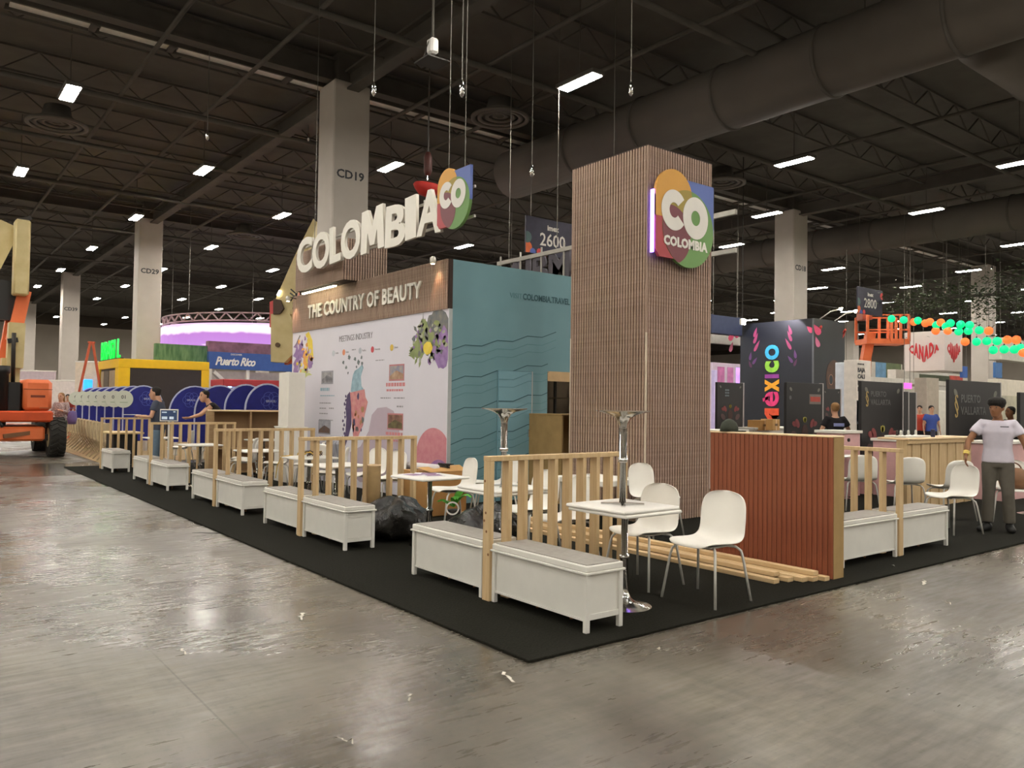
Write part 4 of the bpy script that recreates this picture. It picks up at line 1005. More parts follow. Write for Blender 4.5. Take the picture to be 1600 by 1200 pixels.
MB().bev((-1.2,-1.2,.90),(1.16,1.3,1.18),.04).build('deck',mat('lift_orange_deep',(196,74,26),.5),BL)
smooth_by(MB().bev((.50,-1.1,1.18),(1.14,1.2,1.98),.09).build('engine_hood',ORANGE,BL)); MB().box((.5,-1.103,1.72),(1.14,-1.099,1.735)).build('hood_seam',mat('seam_dark',(120,50,24)),BL)
text('lettering','8621160' if False else 'ULTRA',.001,INK,BL,frame((0,-1.11,1.5),(1,0,0),(0,0,1))) if False else None
MB().box((.66,-1.106,1.52),(.98,-1.101,1.58)).build('worn_lettering',mat('seam_dark',(120,50,24)),BL); MB().box((.86,-1.106,1.24),(1.12,-1.101,1.27)).build('worn_decal',mat('decal_brown',(150,80,40)),BL)
smooth_by(MB().bev((-1.18,-1.1,1.18),(.10,1.2,1.95),.09).build('tank_hood',ORANGE,BL))
MB().bev((.12,-.95,1.15),(.48,.6,1.9),.04).build('engine_bay',BLACK,BL)
MB().lathe([(.14,1.1),(.14,2.1),(.17,2.12),(.17,2.3)],18,(.05,-1.0,0)).build('hydraulic_mast',BLACK,BL,True)
def P2(px,py,dd=0):      # the lift's own x,z at a depth dd in front of its centre
    w_=ony(px,py,p.y-dd); return (w_.x-p.x,-dd,w_.z)
def seg(parent,a,b,w_,h_,m_,nm,dd): A_=P2(*a,dd); B_=P2(*b,dd); return MB().bar(A_,B_,w_,h_,up=(0,1,0)).build(nm,m_,parent)
def seg2(a,b,w_,t_,m_,nm,dd): 
    A_=Vector(P2(*a,dd)); B_=Vector(P2(*b,dd)); return MB().bar(A_,B_,w_,t_,up=(0,1,0)).build(nm,m_,BL)
seg2((14,640),(16,560),.40,.4,LCREAM,'lower_arm',.3); seg2((22,575),(26,505),.36,.4,LCREAM,'lower_arm',.45)
seg2((20,532),(38,455),.30,.34,ORANGE,'arm_link',.2); seg2((2,575),(16,500),.22,.3,ORANGE,'arm_link',-.3)
smooth_by(MB().bev(tuple(Vector(P2(19,461,.5))-Vector((0,.25,0))),tuple(Vector(P2(47,347,.5))+Vector((0,.25,0))),.04).build('upper_arm',LCREAM,BL)); seg2((-30,440),(16,352),.5,.3,LCREAM,'upper_arm',-.1)
seg2((6,500),(14,440),.5,.3,BLACK,'cylinder_housing',.0); MB().bar(P2(27,345,.3),P2(49,340,.3),.1,.1,up=(0,1,0)).build('knuckle_pin',DMET,BL)
MB().tube([P2(20,600,.75),P2(21,545,.75),P2(22,520,.75)],.05,8).build('hydraulic_ram',DMET,BL,True); MB().bar(P2(12,533,.7),P2(28,531,.7),.12,.1,up=(0,1,0)).build('ram_bracket',BLACK,BL)

# second lift, its cream knuckle showing left of the mural
q=at(470,700,20.5); q.z=0; L2=thing('boom_lift','cream and orange boom lift behind the left end of the mural','machine',tuple(q)); L2.rotation_euler=(0,0,math.atan2(_r.y,_r.x))
def P3(px,py,dd=0):
    r=at(px,py,1)-CAM; n=-_f.copy(); n.z=0; n.normalize(); q0=q+n*dd
    k=(q0-CAM).dot(n)/r.dot(n); w_=CAM+r*k; R2=Vector((_r.x,_r.y,0)).normalized(); return ((w_-q).dot(R2),-dd,w_.z)
def poly_plate(pts,t_,m_,nm,dd=0,par=None):
    P=[P3(a,b,dd) for a,b in pts]; return MB().prism([(x,z) for x,y,z in P],-t_/2,t_/2).build(nm,m_,par or L2,M=frame((0,P[0][1],0),(1,0,0),(0,0,1)))
poly_plate([(427,492),(455,490),(462,510),(463,552),(448,567),(427,566)],.42,LCREAM,'lower_knuckle')
poly_plate([(433,470),(462,404),(492,344),(498,350),(463,458),(458,492),(440,492)],.34,LCREAM,'upper_arm')
poly_plate([(430,468),(441,470),(446,483),(440,492),(430,492)],.36,mat('knuckle_dark',(70,50,36),.6),'pivot_housing',.1)
poly_plate([(424,473),(431,470),(430,514),(424,512)],.3,mat('lift_red',(206,80,80),.5),'side_plate',-.2); poly_plate([(455,470),(466,455),(470,500),(460,500)],.3,mat('lift_red2',(196,80,44),.5),'side_plate',-.25)
poly_plate([(446,558),(470,548),(475,562),(447,570)],.3,ORANGE,'arm_link',-.25)
MB().lathe([(.06,-.03),(.06,.03)],14,ax='y').build('pin_cap',mat('pin_brown',(84,60,30)),L2,M=Matrix.Translation(Vector(P3(434,539,.24)))); 
mb=MB(); R_=random.Random(4)
for k in range(4): mb.tube([P3(456+R_.uniform(-3,3),452+6*k,.25),P3(466+R_.uniform(-3,6),462+R_.uniform(-8,8),.3),P3(458,478+R_.uniform(-6,6),.25)],.02,5)
mb.build('hose',BLACK,L2,True); MB().bar(P3(434,462,.2),P3(438,454,.2),.05,.05).build('lamp_tube',mat('lamp_glow2',(255,244,222),emit=10,var=0),L2)
MB().bar(P3(462,556,-.3),P3(560,700,-.3),.3,.3,up=(0,1,0)).build('boom_tower',ORANGE,L2)
MB().bev((.6,-.9,.4),(2.6,1.2,1.1),.06).build('chassis',ORANGE,L2)
for x,y in ((.7,-.8),(2.5,-.8),(.7,1.1),(2.5,1.1)): wheel(L2,x,y,.42,.34)

# ------------------------------------------------------------------ round screen and island stand behind
c=at(430,560,37.5); SCR=bpy.data.materials.new('ring_screen'); SCR.use_nodes=True; nt=SCR.node_tree; N=nt.nodes; L=nt.links; b=N['Principled BSDF']
tc=N.new('ShaderNodeTexCoord'); sp=N.new('ShaderNodeSeparateXYZ'); cr=N.new('ShaderNodeValToRGB'); nz=N.new('ShaderNodeTexNoise'); nz.inputs['Scale'].default_value=1.3; ma=N.new('ShaderNodeMath'); ma.operation='MULTIPLY_ADD'; ma.inputs[1].default_value=.25
L.new(tc.outputs['Object'],sp.inputs[0]); L.new(tc.outputs['Object'],nz.inputs['Vector']); L.new(nz.outputs['Fac'],ma.inputs[0]); L.new(sp.outputs['Z'],ma.inputs[2]); L.new(ma.outputs[0],cr.inputs[0])
e=cr.color_ramp.elements; e[0].position=.12; e[0].color=(*lin((190,130,214)),1); e[1].position=.95; e[1].color=(*lin((250,200,245)),1)
x=e.new(.55); x.color=(*lin((186,120,206)),1); x=e.new(.64); x.color=(*lin((255,236,250)),1); x=e.new(.85); x.color=(*lin((255,246,252)),1)
L.new(cr.outputs[0],b.inputs['Emission Color']); b.inputs['Emission Strength'].default_value=1.05; b.inputs['Base Color'].default_value=(.02,.02,.02,1)
t=thing('ring_screen','big round pink and white video screen hanging over the blue stand','screen',(c.x,c.y,0))
z0,z1=3.85,4.72
mb=MB(); arcring(mb,0,0,4.86,4.98,0,2*PI,0,z1-z0,64); s=mb.build('video_ring',SCR,t); s.location=(0,0,z0)
mb=MB()
for z in (4.8,5.12): arcring(mb,0,0,4.85,4.95,0,2*PI,z,z+.05,48)
for k in range(96):
    a=2*PI*k/96; a2=2*PI*(k+1)/96; mb.bar((4.9*math.cos(a),4.9*math.sin(a),4.82 if k%2 else 5.14),(4.9*math.cos(a2),4.9*math.sin(a2),5.14 if k%2 else 4.82),.05,.05)
mb.build('truss',mat('truss_pink',(168,140,146),.5),t)
for k in range(6): a=k*PI/3+.4; MB().tube([(4.9*math.cos(a),4.9*math.sin(a),5.3),(4.9*math.cos(a),4.9*math.sin(a),ZC-.03)],.015,5).build('cable',mat('steel_wire',(112,108,100)),t)
p1=at(326,560,31); PRS=thing('island_stand','blue stand lettered Puerto Rico under the round screen','booth',(p1.x,p1.y,0))
zT,zB=onx(326,549,p1.x).z,onx(326,576,p1.x).z
zT=at(326,549,31).z; zB=at(326,576,31).z
MB().box((0,0,zB),(4.6,.2,zT)).build('blue_header',mat('header_blue',(50,84,150),.6),PRS)
text('script_lettering','Puerto Rico',.33,LW,PRS,frame((.25,-.004,zB+.17),(1,0,0),(0,0,1)),depth=.01,shear=.35,bold=.045,xs=.80,space=.9)
text('lettering','DISCOVER',.07,LW,PRS,frame((.85,-.004,zT-.11),(1,0,0),(0,0,1)),depth=.01)
MB().box((0,.1,zT),(4.6,.4,zT+.42)).build('upper_band',mat('header_brown',(92,64,74),.8,rgb2=(140,100,120),scale=3),PRS)
MB().box((-1.9,.2,zB+.25),(0,.5,zT+.22)).build('foliage_panel',mat('foliage_panel',(52,92,62),.8,rgb2=(96,130,96),scale=4,stretch=(3,3,.6)),PRS)
for x in (.02,1.5,3.2,4.5): MB().box((x,0,0),(x+.12,.15,zB)).build('post',WHITE,PRS)
MB().box((0,2.2,0),(4.6,2.3,zB)).build('back_wall',mat('stand_pale',(190,182,172),.7),PRS); MB().bar((.2,.1,zB-.1),(2.2,1.2,1.2),.15,.15).build('brace',WHITE,PRS)
p1=at(349,600,27); t=thing('red_canopy','red canopy with blue lit underside behind the blue arched panels','canopy',(p1.x,p1.y,0))
zT,zB=at(349,592,27).z,at(349,603,27).z
MB().bev((0,0,zB),(3.2,1.4,zT),.02).build('valance',mat('canopy_red',(170,52,60),.6),t)
MB().box((.1,1.3,.4),(3.1,1.35,zB)).build('lit_back_wall',mat('blue_lit',(90,110,220),emit=.5,rgb2=(150,170,240),scale=2),t)
for k in range(6): MB().lathe([(.05,-.02),(.07,.05)],10,(.35+k*.5,.4,zB-.06)).build('blue_lamp',mat('blue_lamp',(150,200,255),emit=8,var=0),t)
for x in (0,3.1): MB().box((x,0,0),(x+.1,.1,zB)).build('post',WHITE,t)
MB().box((.2,.2,0),(3.0,.6,1.1)).build('bar_front',mat('tan_bar',(150,124,96),.7),t); MB().box((2.2,.1,.95),(2.6,.2,1.15)).build('blue_screen',mat('blue_scr',(30,60,255),emit=2,var=0),t)
MB().box((2.0,.15,1.5),(3.0,.3,1.9)).build('bottle_display',mat('bottle_disp',(150,60,80),.5,rgb2=(60,40,90),scale=9),t)
# far white walls and low partitions at the left
for k,(px0,px1,py0,py1,d,c_,lb) in enumerate(((0,130,594,655,44,(214,202,196),'long low white partition behind the orange lift'),(28,85,580,600,46,(196,178,184),'pale pink ledge above the low white partition'),(118,150,566,660,33,(214,196,170),'pale stand wall behind the orange ladder'),
      (150,330,590,660,40,(200,190,176),'pale wall glimpsed behind the yellow block'),(110,124,566,580,50,(70,130,200),'small blue screen on the far wall behind the ladder'))):
    a=at(px0,py0,d); b_=at(px1,py1,d+.01); Ln=(Vector((b_.x-a.x,b_.y-a.y,0))).length; t=thing('partition',lb,'wall',(a.x,a.y,0)); t.rotation_euler=(0,0,math.atan2(b_.y-a.y,b_.x-a.x))
    MB().box((0,0,0 if k!=4 else b_.z),(Ln,.15,a.z)).build('wall_panel',mat('partition_%d'%k,c_,.7,emit=(1.0 if k==4 else 0)),t); MB().bev((-.02,-.02,a.z),(Ln+.02,.17,a.z+.06),.01).build('capping',WHITE,t)
p1=at(128,600,32); t=thing('blue_lit_column','small glowing blue display behind the ladder','display',(p1.x,p1.y,0)); MB().box((0,0,0),(.5,.4,1.3)).build('base_box',WHITE,t); MB().bev((.1,.05,1.3),(.4,.35,2.3),.03).build('glow_panel',mat('blue_glow',(40,130,255),emit=2.2,var=.1),t)

# ------------------------------------------------------------------ hanging aisle signs
def aisle_sign(px,py,px1,py1,d,num,label):
    a=at(px,py,d); t=thing('aisle_sign',label,'sign',(a.x,a.y,a.z)); b_=ony(px1,py,a.y); w_=b_.x-a.x; h_=a.z-onx(px,py1,a.x).z if False else (py1-py)*d/FOC
    MB().bev((0,0,-h_),(w_,.05,0),.004).build('board',NAVY2,t)
    text('lettering','imex',h_*.15,LW,t,FY(w_*.5,-h_*.30,-.003),align='CENTER',bold=.05,depth=.004)
    text('lettering',num,h_*.36,LW,t,FY(w_*.5,-h_*.74,-.003),align='CENTER',bold=.015,depth=.004,xs=.95)
    for k,(u,v,r,c_) in enumerate(((.03,-.85,.16,(226,110,60)),(.13,-.96,.10,(90,110,190)),(.25,-.93,.09,(226,80,80)),(.97,-.22,.13,(216,70,70)),(.02,-.58,.16,(84,110,110)))):
        pl=[(min(max(x,0.004),w_-.004),min(max(z,-h_+.004),-.004)) for x,z in circ(u*w_,v*h_,r*h_,20)]; MB().prism(pl,0,.003).build('colour_shape',mat('sign_shape_%d'%k,c_,.6),t,M=FY(0,0,-.001*(1+k)))
    for x in (.1*w_,.9*w_): MB().tube([(x,.02,0),(x,.02,ZC-a.z)],.01,5).build('cable',mat('steel_wire',(112,108,100)),t)
aisle_sign(822,336,904,394,21,'2600','dark hanging sign numbered 2600 left of the wood tower')
aisle_sign(1340,447,1379,489,30,'2800','dark hanging sign numbered 2800 over the orange lift at the right')

# ------------------------------------------------------------------ black painted block with the vertical word
MX=thing('painted_block','tall black block with the colourful vertical word México around a column','booth',(20.4,10.63,0))
pc=at(1272,497,26); BXx,BYy,BZz=pc.x,pc.y,pc.z; Yl=onx(1157,507,BXx).y-BYy; Xr=ony(1320,504,BYy).x-BXx
MX.location=(BXx,BYy,0)
MB().box((0,0,0),(Xr,Yl,BZz)).build('block_walls',NAVY,MX)
MB().box((-.012,-.0,0),(.0,.06,BZz)).build('corner_trim',mat('trim_grey',(96,98,100),.5),MX)
MM2=frame((-.002,Yl,0),(0,-1,0),(0,0,1))
word=('m',(232,84,48)),('e',(226,60,120)),('x',(246,160,40)),('i',(140,60,140)),('c',(140,198,64)),('o',(60,170,206))
c0=onx(1206,680,BXx); c1=onx(1206,538,BXx); yc=c0.y-BYy; hh=(onx(1197,600,BXx).y-onx(1219,600,BXx).y)
zz=[c1.z+(c0.z-c1.z)*f for f in (1.0,.70,.50,.315,.27,.155,0)]
cuts=[(c0.z,onx(1206,637,BXx).z),(onx(1206,635,BXx).z,onx(1206,611,BXx).z),(onx(1206,612,BXx).z,onx(1206,592,BXx).z),(onx(1206,591,BXx).z,onx(1206,584,BXx).z),(onx(1206,582,BXx).z,onx(1206,563,BXx).z),(onx(1206,562,BXx).z,onx(1206,538,BXx).z)]
for (ch_,c_),(za,zb_) in zip(word,cuts):
    me=textmesh(ch_.upper() if ch_ in 'mi' else ch_,.5,.02,bold=(.03 if ch_ in 'eo' else .06),res=4); xs_=[v.co.x for v in me.vertices]; ys_=[v.co.y for v in me.vertices]
    x0,x1,y0,y1=min(xs_),max(xs_),min(ys_),max(ys_)
    for v in me.vertices:
        v.co.x=(v.co.x-x0)/(x1-x0)*(zb_-za-.02); v.co.y=((v.co.y-y0)/(y1-y0)-.5)*hh
    me.materials.clear(); me.materials.append(mat('word_'+ch_,c_,.5,rgb2=tuple(min(255,int(q*1.15)) for q in c_),scale=6)); me.name='letter'
    link('letter',me,MX,frame((-.004,yc,za),(0,0,1),(0,1,0)))
me=MB().prism([(0,0),(.22,.1),(.2,.2),(-.02,.12)],0,.02).build('accent',mat('word_e',(226,60,120)),MX,M=frame((-.004,yc+hh*.62,onx(1206,628,BXx).z),(0,-1,0),(0,0,1)))
pinkm=mat('petal_pink',(236,84,130),.5,rgb2=(214,70,110)); purm=mat('petal_purple',(104,64,116),.5); dim=mat('petal_dim',(90,50,80),.6)
def petal(y,z,a,l,m_,w_=.3,hol=False,M=None):
    c_,s_=math.cos(a),math.sin(a); P=[]
    for i in range(15):
        f=2*PI*i/15; u=l*(.5-.5*math.cos(f)); v=l*w_*math.sin(f)*(u/l)**.7; P.append((y+u*c_-v*s_, z+u*s_+v*c_))
    MB().prism(P,0,.004).build('petal_print',m_,MX,M=M if M is not None else MM2)
for sx in (1,-1):
    for k,(dy,dz,a,l,m_,w_) in enumerate(((1.55,-.15,-1.0,.42,pinkm,.36),(1.30,-.2,-.75,.30,pinkm,.4),(1.62,-.55,-1.25,.38,mat('petal_rose',(190,100,130)),.28),(.62,-.1,-1.25,.36,mat('petal_outline',(170,70,110)),.22),(.58,-.3,-1.15,.4,mat('petal_outline',(170,70,110)),.2),(.5,-.55,-1.05,.45,mat('petal_outline',(170,70,110)),.18),(.85,-.95,-1.4,.3,purm,.25),(.6,-1.15,-.9,.3,purm,.25),(.95,-1.25,-2.0,.28,dim,.25),(1.1,-3.7,1.2,.5,dim,.2),(1.3,-3.9,.9,.5,dim,.2),(.85,-4.0,1.6,.45,dim,.2))):
        uy=Yl-yc; petal(uy+sx*dy*1.0,BZz+dz-.05,(PI-a if sx<0 else a)+ (PI if False else 0),l,m_,w_)
MF=frame((0,-.003,0),(1,0,0),(0,0,1))
for u in (.25,1.75):
    for k in range(3): petal(u,BZz-.35-.1*k,.5+.3*k,.25,mat('petal_red',(224,74,70),.5),.3,M=MF)
sk=mat('skull_brown',(92,64,50),.6,rgb2=(70,56,50)); MB().prism(circ(1.2,2.55,.48,26,ry=.62),0,.003).build('mask_print',sk,MX,M=MF); MB().prism(circ(1.2,2.05,.3,20,ry=.4),0,.004).build('mask_print',sk,MX,M=MF)
for x in (1.02,1.40): MB().prism(circ(x,2.5,.12,18,ry=.16),0,.006).build('mask_eye',NAVY,MX,M=MF); mb=MB(); arcring(mb,x,2.5,.12,.14,0,2*PI,0,.007,18,1.3); mb.build('mask_rim',mat('rim_tan',(150,110,90)),MX,M=MF)
MB().prism([(.95,1.85),(1.45,1.85),(1.35,2.1),(1.05,2.1)],0,.006).build('mask_teeth',mat('teeth_orange',(190,110,70)),MX,M=MF)
for x in (.35,1.25):
    MB().tube([(x,0,BZz),(x+.05,-.35,BZz+.22),(x+.1,-.65,BZz+.28)],.02,6).build('lamp_arm',WHITE,MX,True); MB().lathe([(.03,-.03),(.06,.06)],10,(x+.1,-.68,BZz+.26)).build('arm_lamp',mat('spot_lens',(255,238,200)),MX)
l=bpy.data.lights.new('wash','SPOT'); l.energy=140; l.spot_size=1.6; l.color=(.9,.85,1); o=bpy.data.objects.new('light',l); col.objects.link(o); o.parent=MX; o.location=(-1.2,Yl*.5,BZz+.3); o.rotation_euler=Vector((1,0,-.9)).to_track_quat('-Z','Y').to_euler()
p1=at(1160,503,25.2); t=thing('flood_lamp','bright white flood lamp left of the black painted block','lamp',tuple(p1)); MB().bev((-.1,-.05,-.1),(.1,.05,.1),.02).build('lamp_head',WHITE,t); MB().box((-.09,-.06,-.09),(.09,-.05,.09)).build('lens',mat('flood_lens',(255,250,235),emit=60,var=0),t)
MB().tube([(0,0,.1),(0,0,ZC-.03-p1.z)],.015,5).build('arm',DMET,t)

# ------------------------------------------------------------------ dark upright panels on counters
def kiosk(px0,px1,pyt,d,label,txt=None,seed=0,zb=.75,desk=True,petals=True):
    a=at(px0,pyt,d); t=thing('kiosk_panel',label,'panel',(a.x,a.y,0)); w_=ony(px1,pyt,a.y).x-a.x; zt=a.z
    MB().bev((0,0,zb),(w_,.06,zt),.004).build('board',DARKP,t); MB().bev((w_,-.01,zb),(w_+.035,.08,zt+.01),.004).build('edge_post',mat('kiosk_edge',(176,172,170),.4),t)
    if desk: MB().bev((-.1,-.15,0),(w_+.15,.45,zb-.04),.01).build('desk_front',PINK,t); MB().bev((-.13,-.2,zb-.04),(w_+.18,.5,zb),.006).build('desk_top',WHITE,t)
    M=frame((0,-.002,0),(1,0,0),(0,0,1)); s=w_
    if txt:
        lg=mat('kiosk_letter',(92,92,92),.6)
        for k,l_ in enumerate(txt): text('lettering',l_,.066*s,lg,t,M@Matrix.Translation((.21*s,zt-(.18+.10*k)*s,0)),depth=.003,bold=.03,xs=1.12)
        text('emblem','§',.15*s,mat('kiosk_gold',(176,150,90),.5),t,M@Matrix.Translation((.09*s,zt-.26*s,0)),depth=.003)
    if petals:
        c1,c2,c3=mat('kiosk_rose',(130,62,62),.6),mat('kiosk_mauve',(84,62,60),.6),mat('kiosk_yellow',(190,180,90),.6)
        cx=.5*s; cz=zt-.80*s
        def pt(u,v,a_,l_,m_):
            P=[]; 
            for i in range(10):
                f=2*PI*i/10; q=l_*(.5-.5*math.cos(f)); r=l_*.32*math.sin(f); P.append((u+q*math.cos(a_)-r*math.sin(a_),v+q*math.sin(a_)+r*math.cos(a_)))
            MB().prism(P,0,.003).build('petal_print',m_,t,M=M)
        for k in (-.4,0,.4): pt(cx,cz+.18*s,PI/2+k,.09*s,c3)
        for sx in (-1,1):
            pt(cx+sx*.16*s,cz+.10*s,PI/2-sx*.6,.16*s,c1); pt(cx+sx*.22*s,cz+.14*s,PI/2-sx*1.3,.13*s,c1)
            pt(cx+sx*.2*s,cz-.08*s,PI/2-sx*1.0,.2*s,c2)
            if cz-.36*s>zb: pt(cx+sx*.14*s,cz-.34*s,PI/2-sx*.7,.18*s,c1); pt(cx+sx*.22*s,cz-.32*s,PI/2-sx*1.2,.12*s,c1)
            pt(cx+sx*.42*s,zt-.08*s,PI/2+sx*2.2,.08*s,mat('kiosk_corner',(110,110,100),.6))
        MB().prism(circ(cx,cz+.02*s,.09*s,14,ry=.13*s),0,.002).build('flower_core',mat('kiosk_core',(66,40,34),.6),t,M=M)
    return t,w_,zt,M
kiosk(1121,1161,597,17,'black flower printed panel with a pale star emblem, right next to the wood tower')
t,w_,zt,M=kiosk(1229,1285,597,15.5,'black flower printed panel with a small red label, in front of the painted block')
MB().box((w_*.62,-.006,zt-.42),(w_*.95,-.002,zt-.22)).build('label_card',mat('label_pale',(120,110,104),.6),t); MB().box((w_*.65,-.009,zt-.37),(w_*.93,-.006,zt-.27)).build('label_red',mat('label_red',(176,70,56),.6),t)
MB().prism(circ(w_*.1,zt-.3,.04,14),0,.003).build('emblem',mat('kiosk_letter',(92,92,92)),t,M=M)
kiosk(1286,1313,607,18,'black flower printed panel behind the person in the black shirt')
kiosk(1346,1410,595,14.2,'black panel lettered Puerto Vallarta beyond the right railing',['PUERTO','VALLARTA'],zb=.66)
kiosk(1413,1419,612,17,'narrow dark panel edge beside the left Puerto Vallarta panel',petals=False,desk=False,zb=.0)
kiosk(1418,1431,613,19,'dark purple panel seen edge on, second beside the left Puerto Vallarta panel',petals=False)
kiosk(1483,1563,593,14.8,'black panel lettered Puerto Vallarta behind the man in the white shirt',['PUERTO','VALLARTA'])
kiosk(1594,1625,613,15,'black panel cut by the right edge of the photo',petals=False)
t=[o for o in bpy.data.objects if o.name.startswith('kiosk_panel') and 'star' in o.get('label','')][0]
mb=MB(); 
for i in (-1,0,1):
    for j in (-1,0,1): mb.prism(circ(.33+.05*i,1.86+.06*j-.03,.02,8),0,.003)
mb.build('emblem',mat('kiosk_emblem',(120,134,140)),t,M=frame((0,-.002,0),(1,0,0),(0,0,1)))

# counters and crates on the right
PC=thing('plank_counter','pine plank counter beyond the right railing, next to the man','counter',(9.0,2.15,.018))
MB().box((.03,.03,0),(2.2,.14,1.0)).build('core',mat('ply_back',(150,122,90)),PC)
for k in range(15): MB().bev((.02+k*.148,.0 if k%2 else .012,0),(.02+k*.148+.135,.03,1.0),.004).build('plank',PINE,PC)
MB().bev((0,-.02,.98),(2.26,.0,1.04),.004).build('front_band',PINEH,PC); MB().bev((-.02,-.04,1.04),(2.28,.45,1.07),.006).build('countertop',CREAM,PC); MB().box((-.005,0,0),(.02,.16,1.04)).build('end_board',PINE,PC)
t=thing('tray_of_cups','white tray with small dark bottles on the plank counter','tray',(9.35,2.3,1.088))
MB().bev((-.25,-.08,0),(.55,.25,.03),.006).build('tray_board',WHITE,t)
for k in range(6): MB().lathe([(.02,.03),(.02,.09),(.012,.11)],8,(-.15+k*.12,.1,0)).build('bottle',(DMET,WHITE)[k%2],t)
t=thing('drink_can','dark blue can on the plank counter','can',(10.05,2.25,1.088)); MB().lathe([(.028,0),(.033,.01),(.033,.11),(.028,.12)],14).build('can_body',mat('can_blue',(34,36,64),.4),t); MB().lathe([(.026,.12),(.026,.123)],14).build('lid',CHROME,t)
for k,(px,py,d,w_,h_,lb) in enumerate(((1318,673,13.5,.55,.0,'pink and white counter right of the red counter'),(1408,686,13.6,.55,0,'pink cabinet with a round knob beside the plank counter'),(1566,690,13.2,1.4,0,'pink counter behind the man at the right edge'),(1178,668,17,1.7,0,'white counter carrying two kraft boxes'),(1120,672,14.5,.9,0,'white counter left of the kraft boxes'))):
    a=at(px,py,d); t=thing('display_counter',lb,'counter',(a.x,a.y,0)); MB().bev((0,0,0),(w_,.5,a.z-.05),.01).build('body',PINK if k<3 else WHITE,t); MB().bev((-.03,-.03,a.z-.05),(w_+.03,.53,a.z),.006).build('countertop',WHITE,t)
    MB().lathe([(.03,-.02),(.03,.0)],12,(.15,-.0,a.z-.16),ax='y').build('knob',DMET,t)
for k,(px,w_,h_) in enumerate(((1196,.42,.22),(1217,.26,.24))):
    a=at(px,673,16.9); t=thing('kraft_box',('kraft box on the white counter below the vertical word, left one','smaller kraft box on the white counter below the vertical word, right one')[k],'box',(a.x,a.y+.15,a.z))
    MB().bev((0,0,0),(w_,.3,h_),.004).build('carton',mat('carton_light',(206,160,100)) if k else mat('carton',(170,126,72)),t); MB().box((w_*.45,-.002,0),(w_*.55,.301,h_+.002)).build('tape',CREAM,t); MB().box((w_*.3,-.003,h_*.4),(w_*.7,-.001,h_*.6)).build('print',mat('carton_print',(120,90,56)),t)
t=thing('brown_bag','brown bag on the chair at the right edge','bag',(9.02,.73,.478)); MB().loft([(0,0,0),(0,0,.1),(0,0,.22),(0,0,.27)],[(.12,.16),(.14,.19),(.12,.16),(.05,.1)],14).build('bag_body',mat('leather',(130,92,62),.6,bump=.4),t,True)
mb=MB(); arcring(mb,0,.24,.09,.105,0,PI,-.01,.01,12); mb.build('bag_handle',mat('leather2',(96,62,40)),t,M=frame((0,0,0),(0,1,0),(0,0,1)))

# ------------------------------------------------------------------ right background stands
def slab(nm,lb,cat,px0,py0,px1,py1,d,c_,dep=.2,ground=True,em=0,parts=(),rough=.6):
    a=at(px0,py0,d); x1_=ony(px1,py0,a.y).x; zb=0 if ground else at(px0,py1,d).z
    t=thing(nm,lb,cat,(a.x,a.y,0)); w_=x1_-a.x
    MB().bev((0,0,zb),(w_,dep,a.z),.01).build('panel',mat('slab_%d_%d_%d_%s'%(*c_,em),c_,rough,emit=em),t)
    for (u0,v0,u1,v1,cc,nm2) in parts:
        e_=cc[3] if len(cc)>3 else 0
        MB().box((u0*w_,-.012,zb+(a.z-zb)*v0),(u1*w_,-.0,zb+(a.z-zb)*v1)).build(nm2,mat('part_%d_%d_%d_%s'%(*cc[:3],e_),cc[:3],.6,rgb2=tuple(int(q*.8) for q in cc[:3]),scale=3,emit=e_),t)
    if not ground:
        for u in (.1,.9): MB().tube([(u*w_,dep/2,a.z),(u*w_,dep/2,ZC-.03)],.01,5).build('cable',mat('steel_wire',(112,108,100)),t)
    return t,w_,a.z,zb
t,w_,zt,_=slab('tall_banner','white banner column lettered Baja California','banner',1338,562,1361,700,21,(226,218,208),.35,True,0,((.04,.0,.96,.62,(120,130,140),'photo_strip'),(.04,.42,.96,.62,(110,150,180),'photo_strip'),(.04,.22,.96,.40,(110,120,70),'photo_strip'),(.04,.02,.96,.2,(90,96,150),'photo_strip')))
for k,l_ in enumerate(('BAJA','CALI','FOR','NIA')): text('lettering',l_,.115,INK,t,FY(.06,zt-.32-.17*k,-.004),depth=.006,bold=.04,xs=1.1)
text('lettering','ESTADO DE',.045,INK,t,FY(.06,zt-.13,-.004),depth=.006)
slab('light_box','white and blue lit banner left of the Baja California column','banner',1321,566,1337,700,21.6,(220,226,236),.3,True,0,((.05,.35,.95,.75,(70,160,220,.5),'sea_print'),(.05,.0,.95,.35,(120,110,140),'rock_print')))
slab('far_wall','pale far stand wall with a landscape picture, under the orange platform','wall',1362,565,1410,700,38,(196,190,180),.3,True,0,((.12,.72,.45,1,(110,160,200),'sky_picture'),(.45,.72,.95,1,(96,110,70),'tree_picture')))
slab('white_canopy','long white canopy edge behind the dark panels','canopy',1350,588,1480,596,30,(214,210,200),2.2,False)
slab('white_stand','white lettered stand between the two Puerto Vallarta panels','booth',1428,608,1482,700,27,(226,220,208),.3,True,0,((.05,.62,.95,.98,(232,226,214),'header'),(.0,.36,.98,.60,(226,190,130,.25),'warm_display'),(.0,.02,.4,.36,(36,60,110),'blue_counter'),(.42,.02,.95,.36,(44,40,40),'dark_counter')))
t,w_,zt,_=slab('white_stand_sign','white header with faint grey letters','sign',1431,609,1482,625,26.6,(230,226,216),.1,True); text('lettering','VISIT MIAMI' if False else 'VISIT',.2,mat('faint_ink',(120,110,130)),t,FY(.08,zt-.35,-.004),depth=.004)
slab('white_stand_column','pale square post rising from the white stand','column',1448,590,1467,700,26,(176,164,150),.4,True)
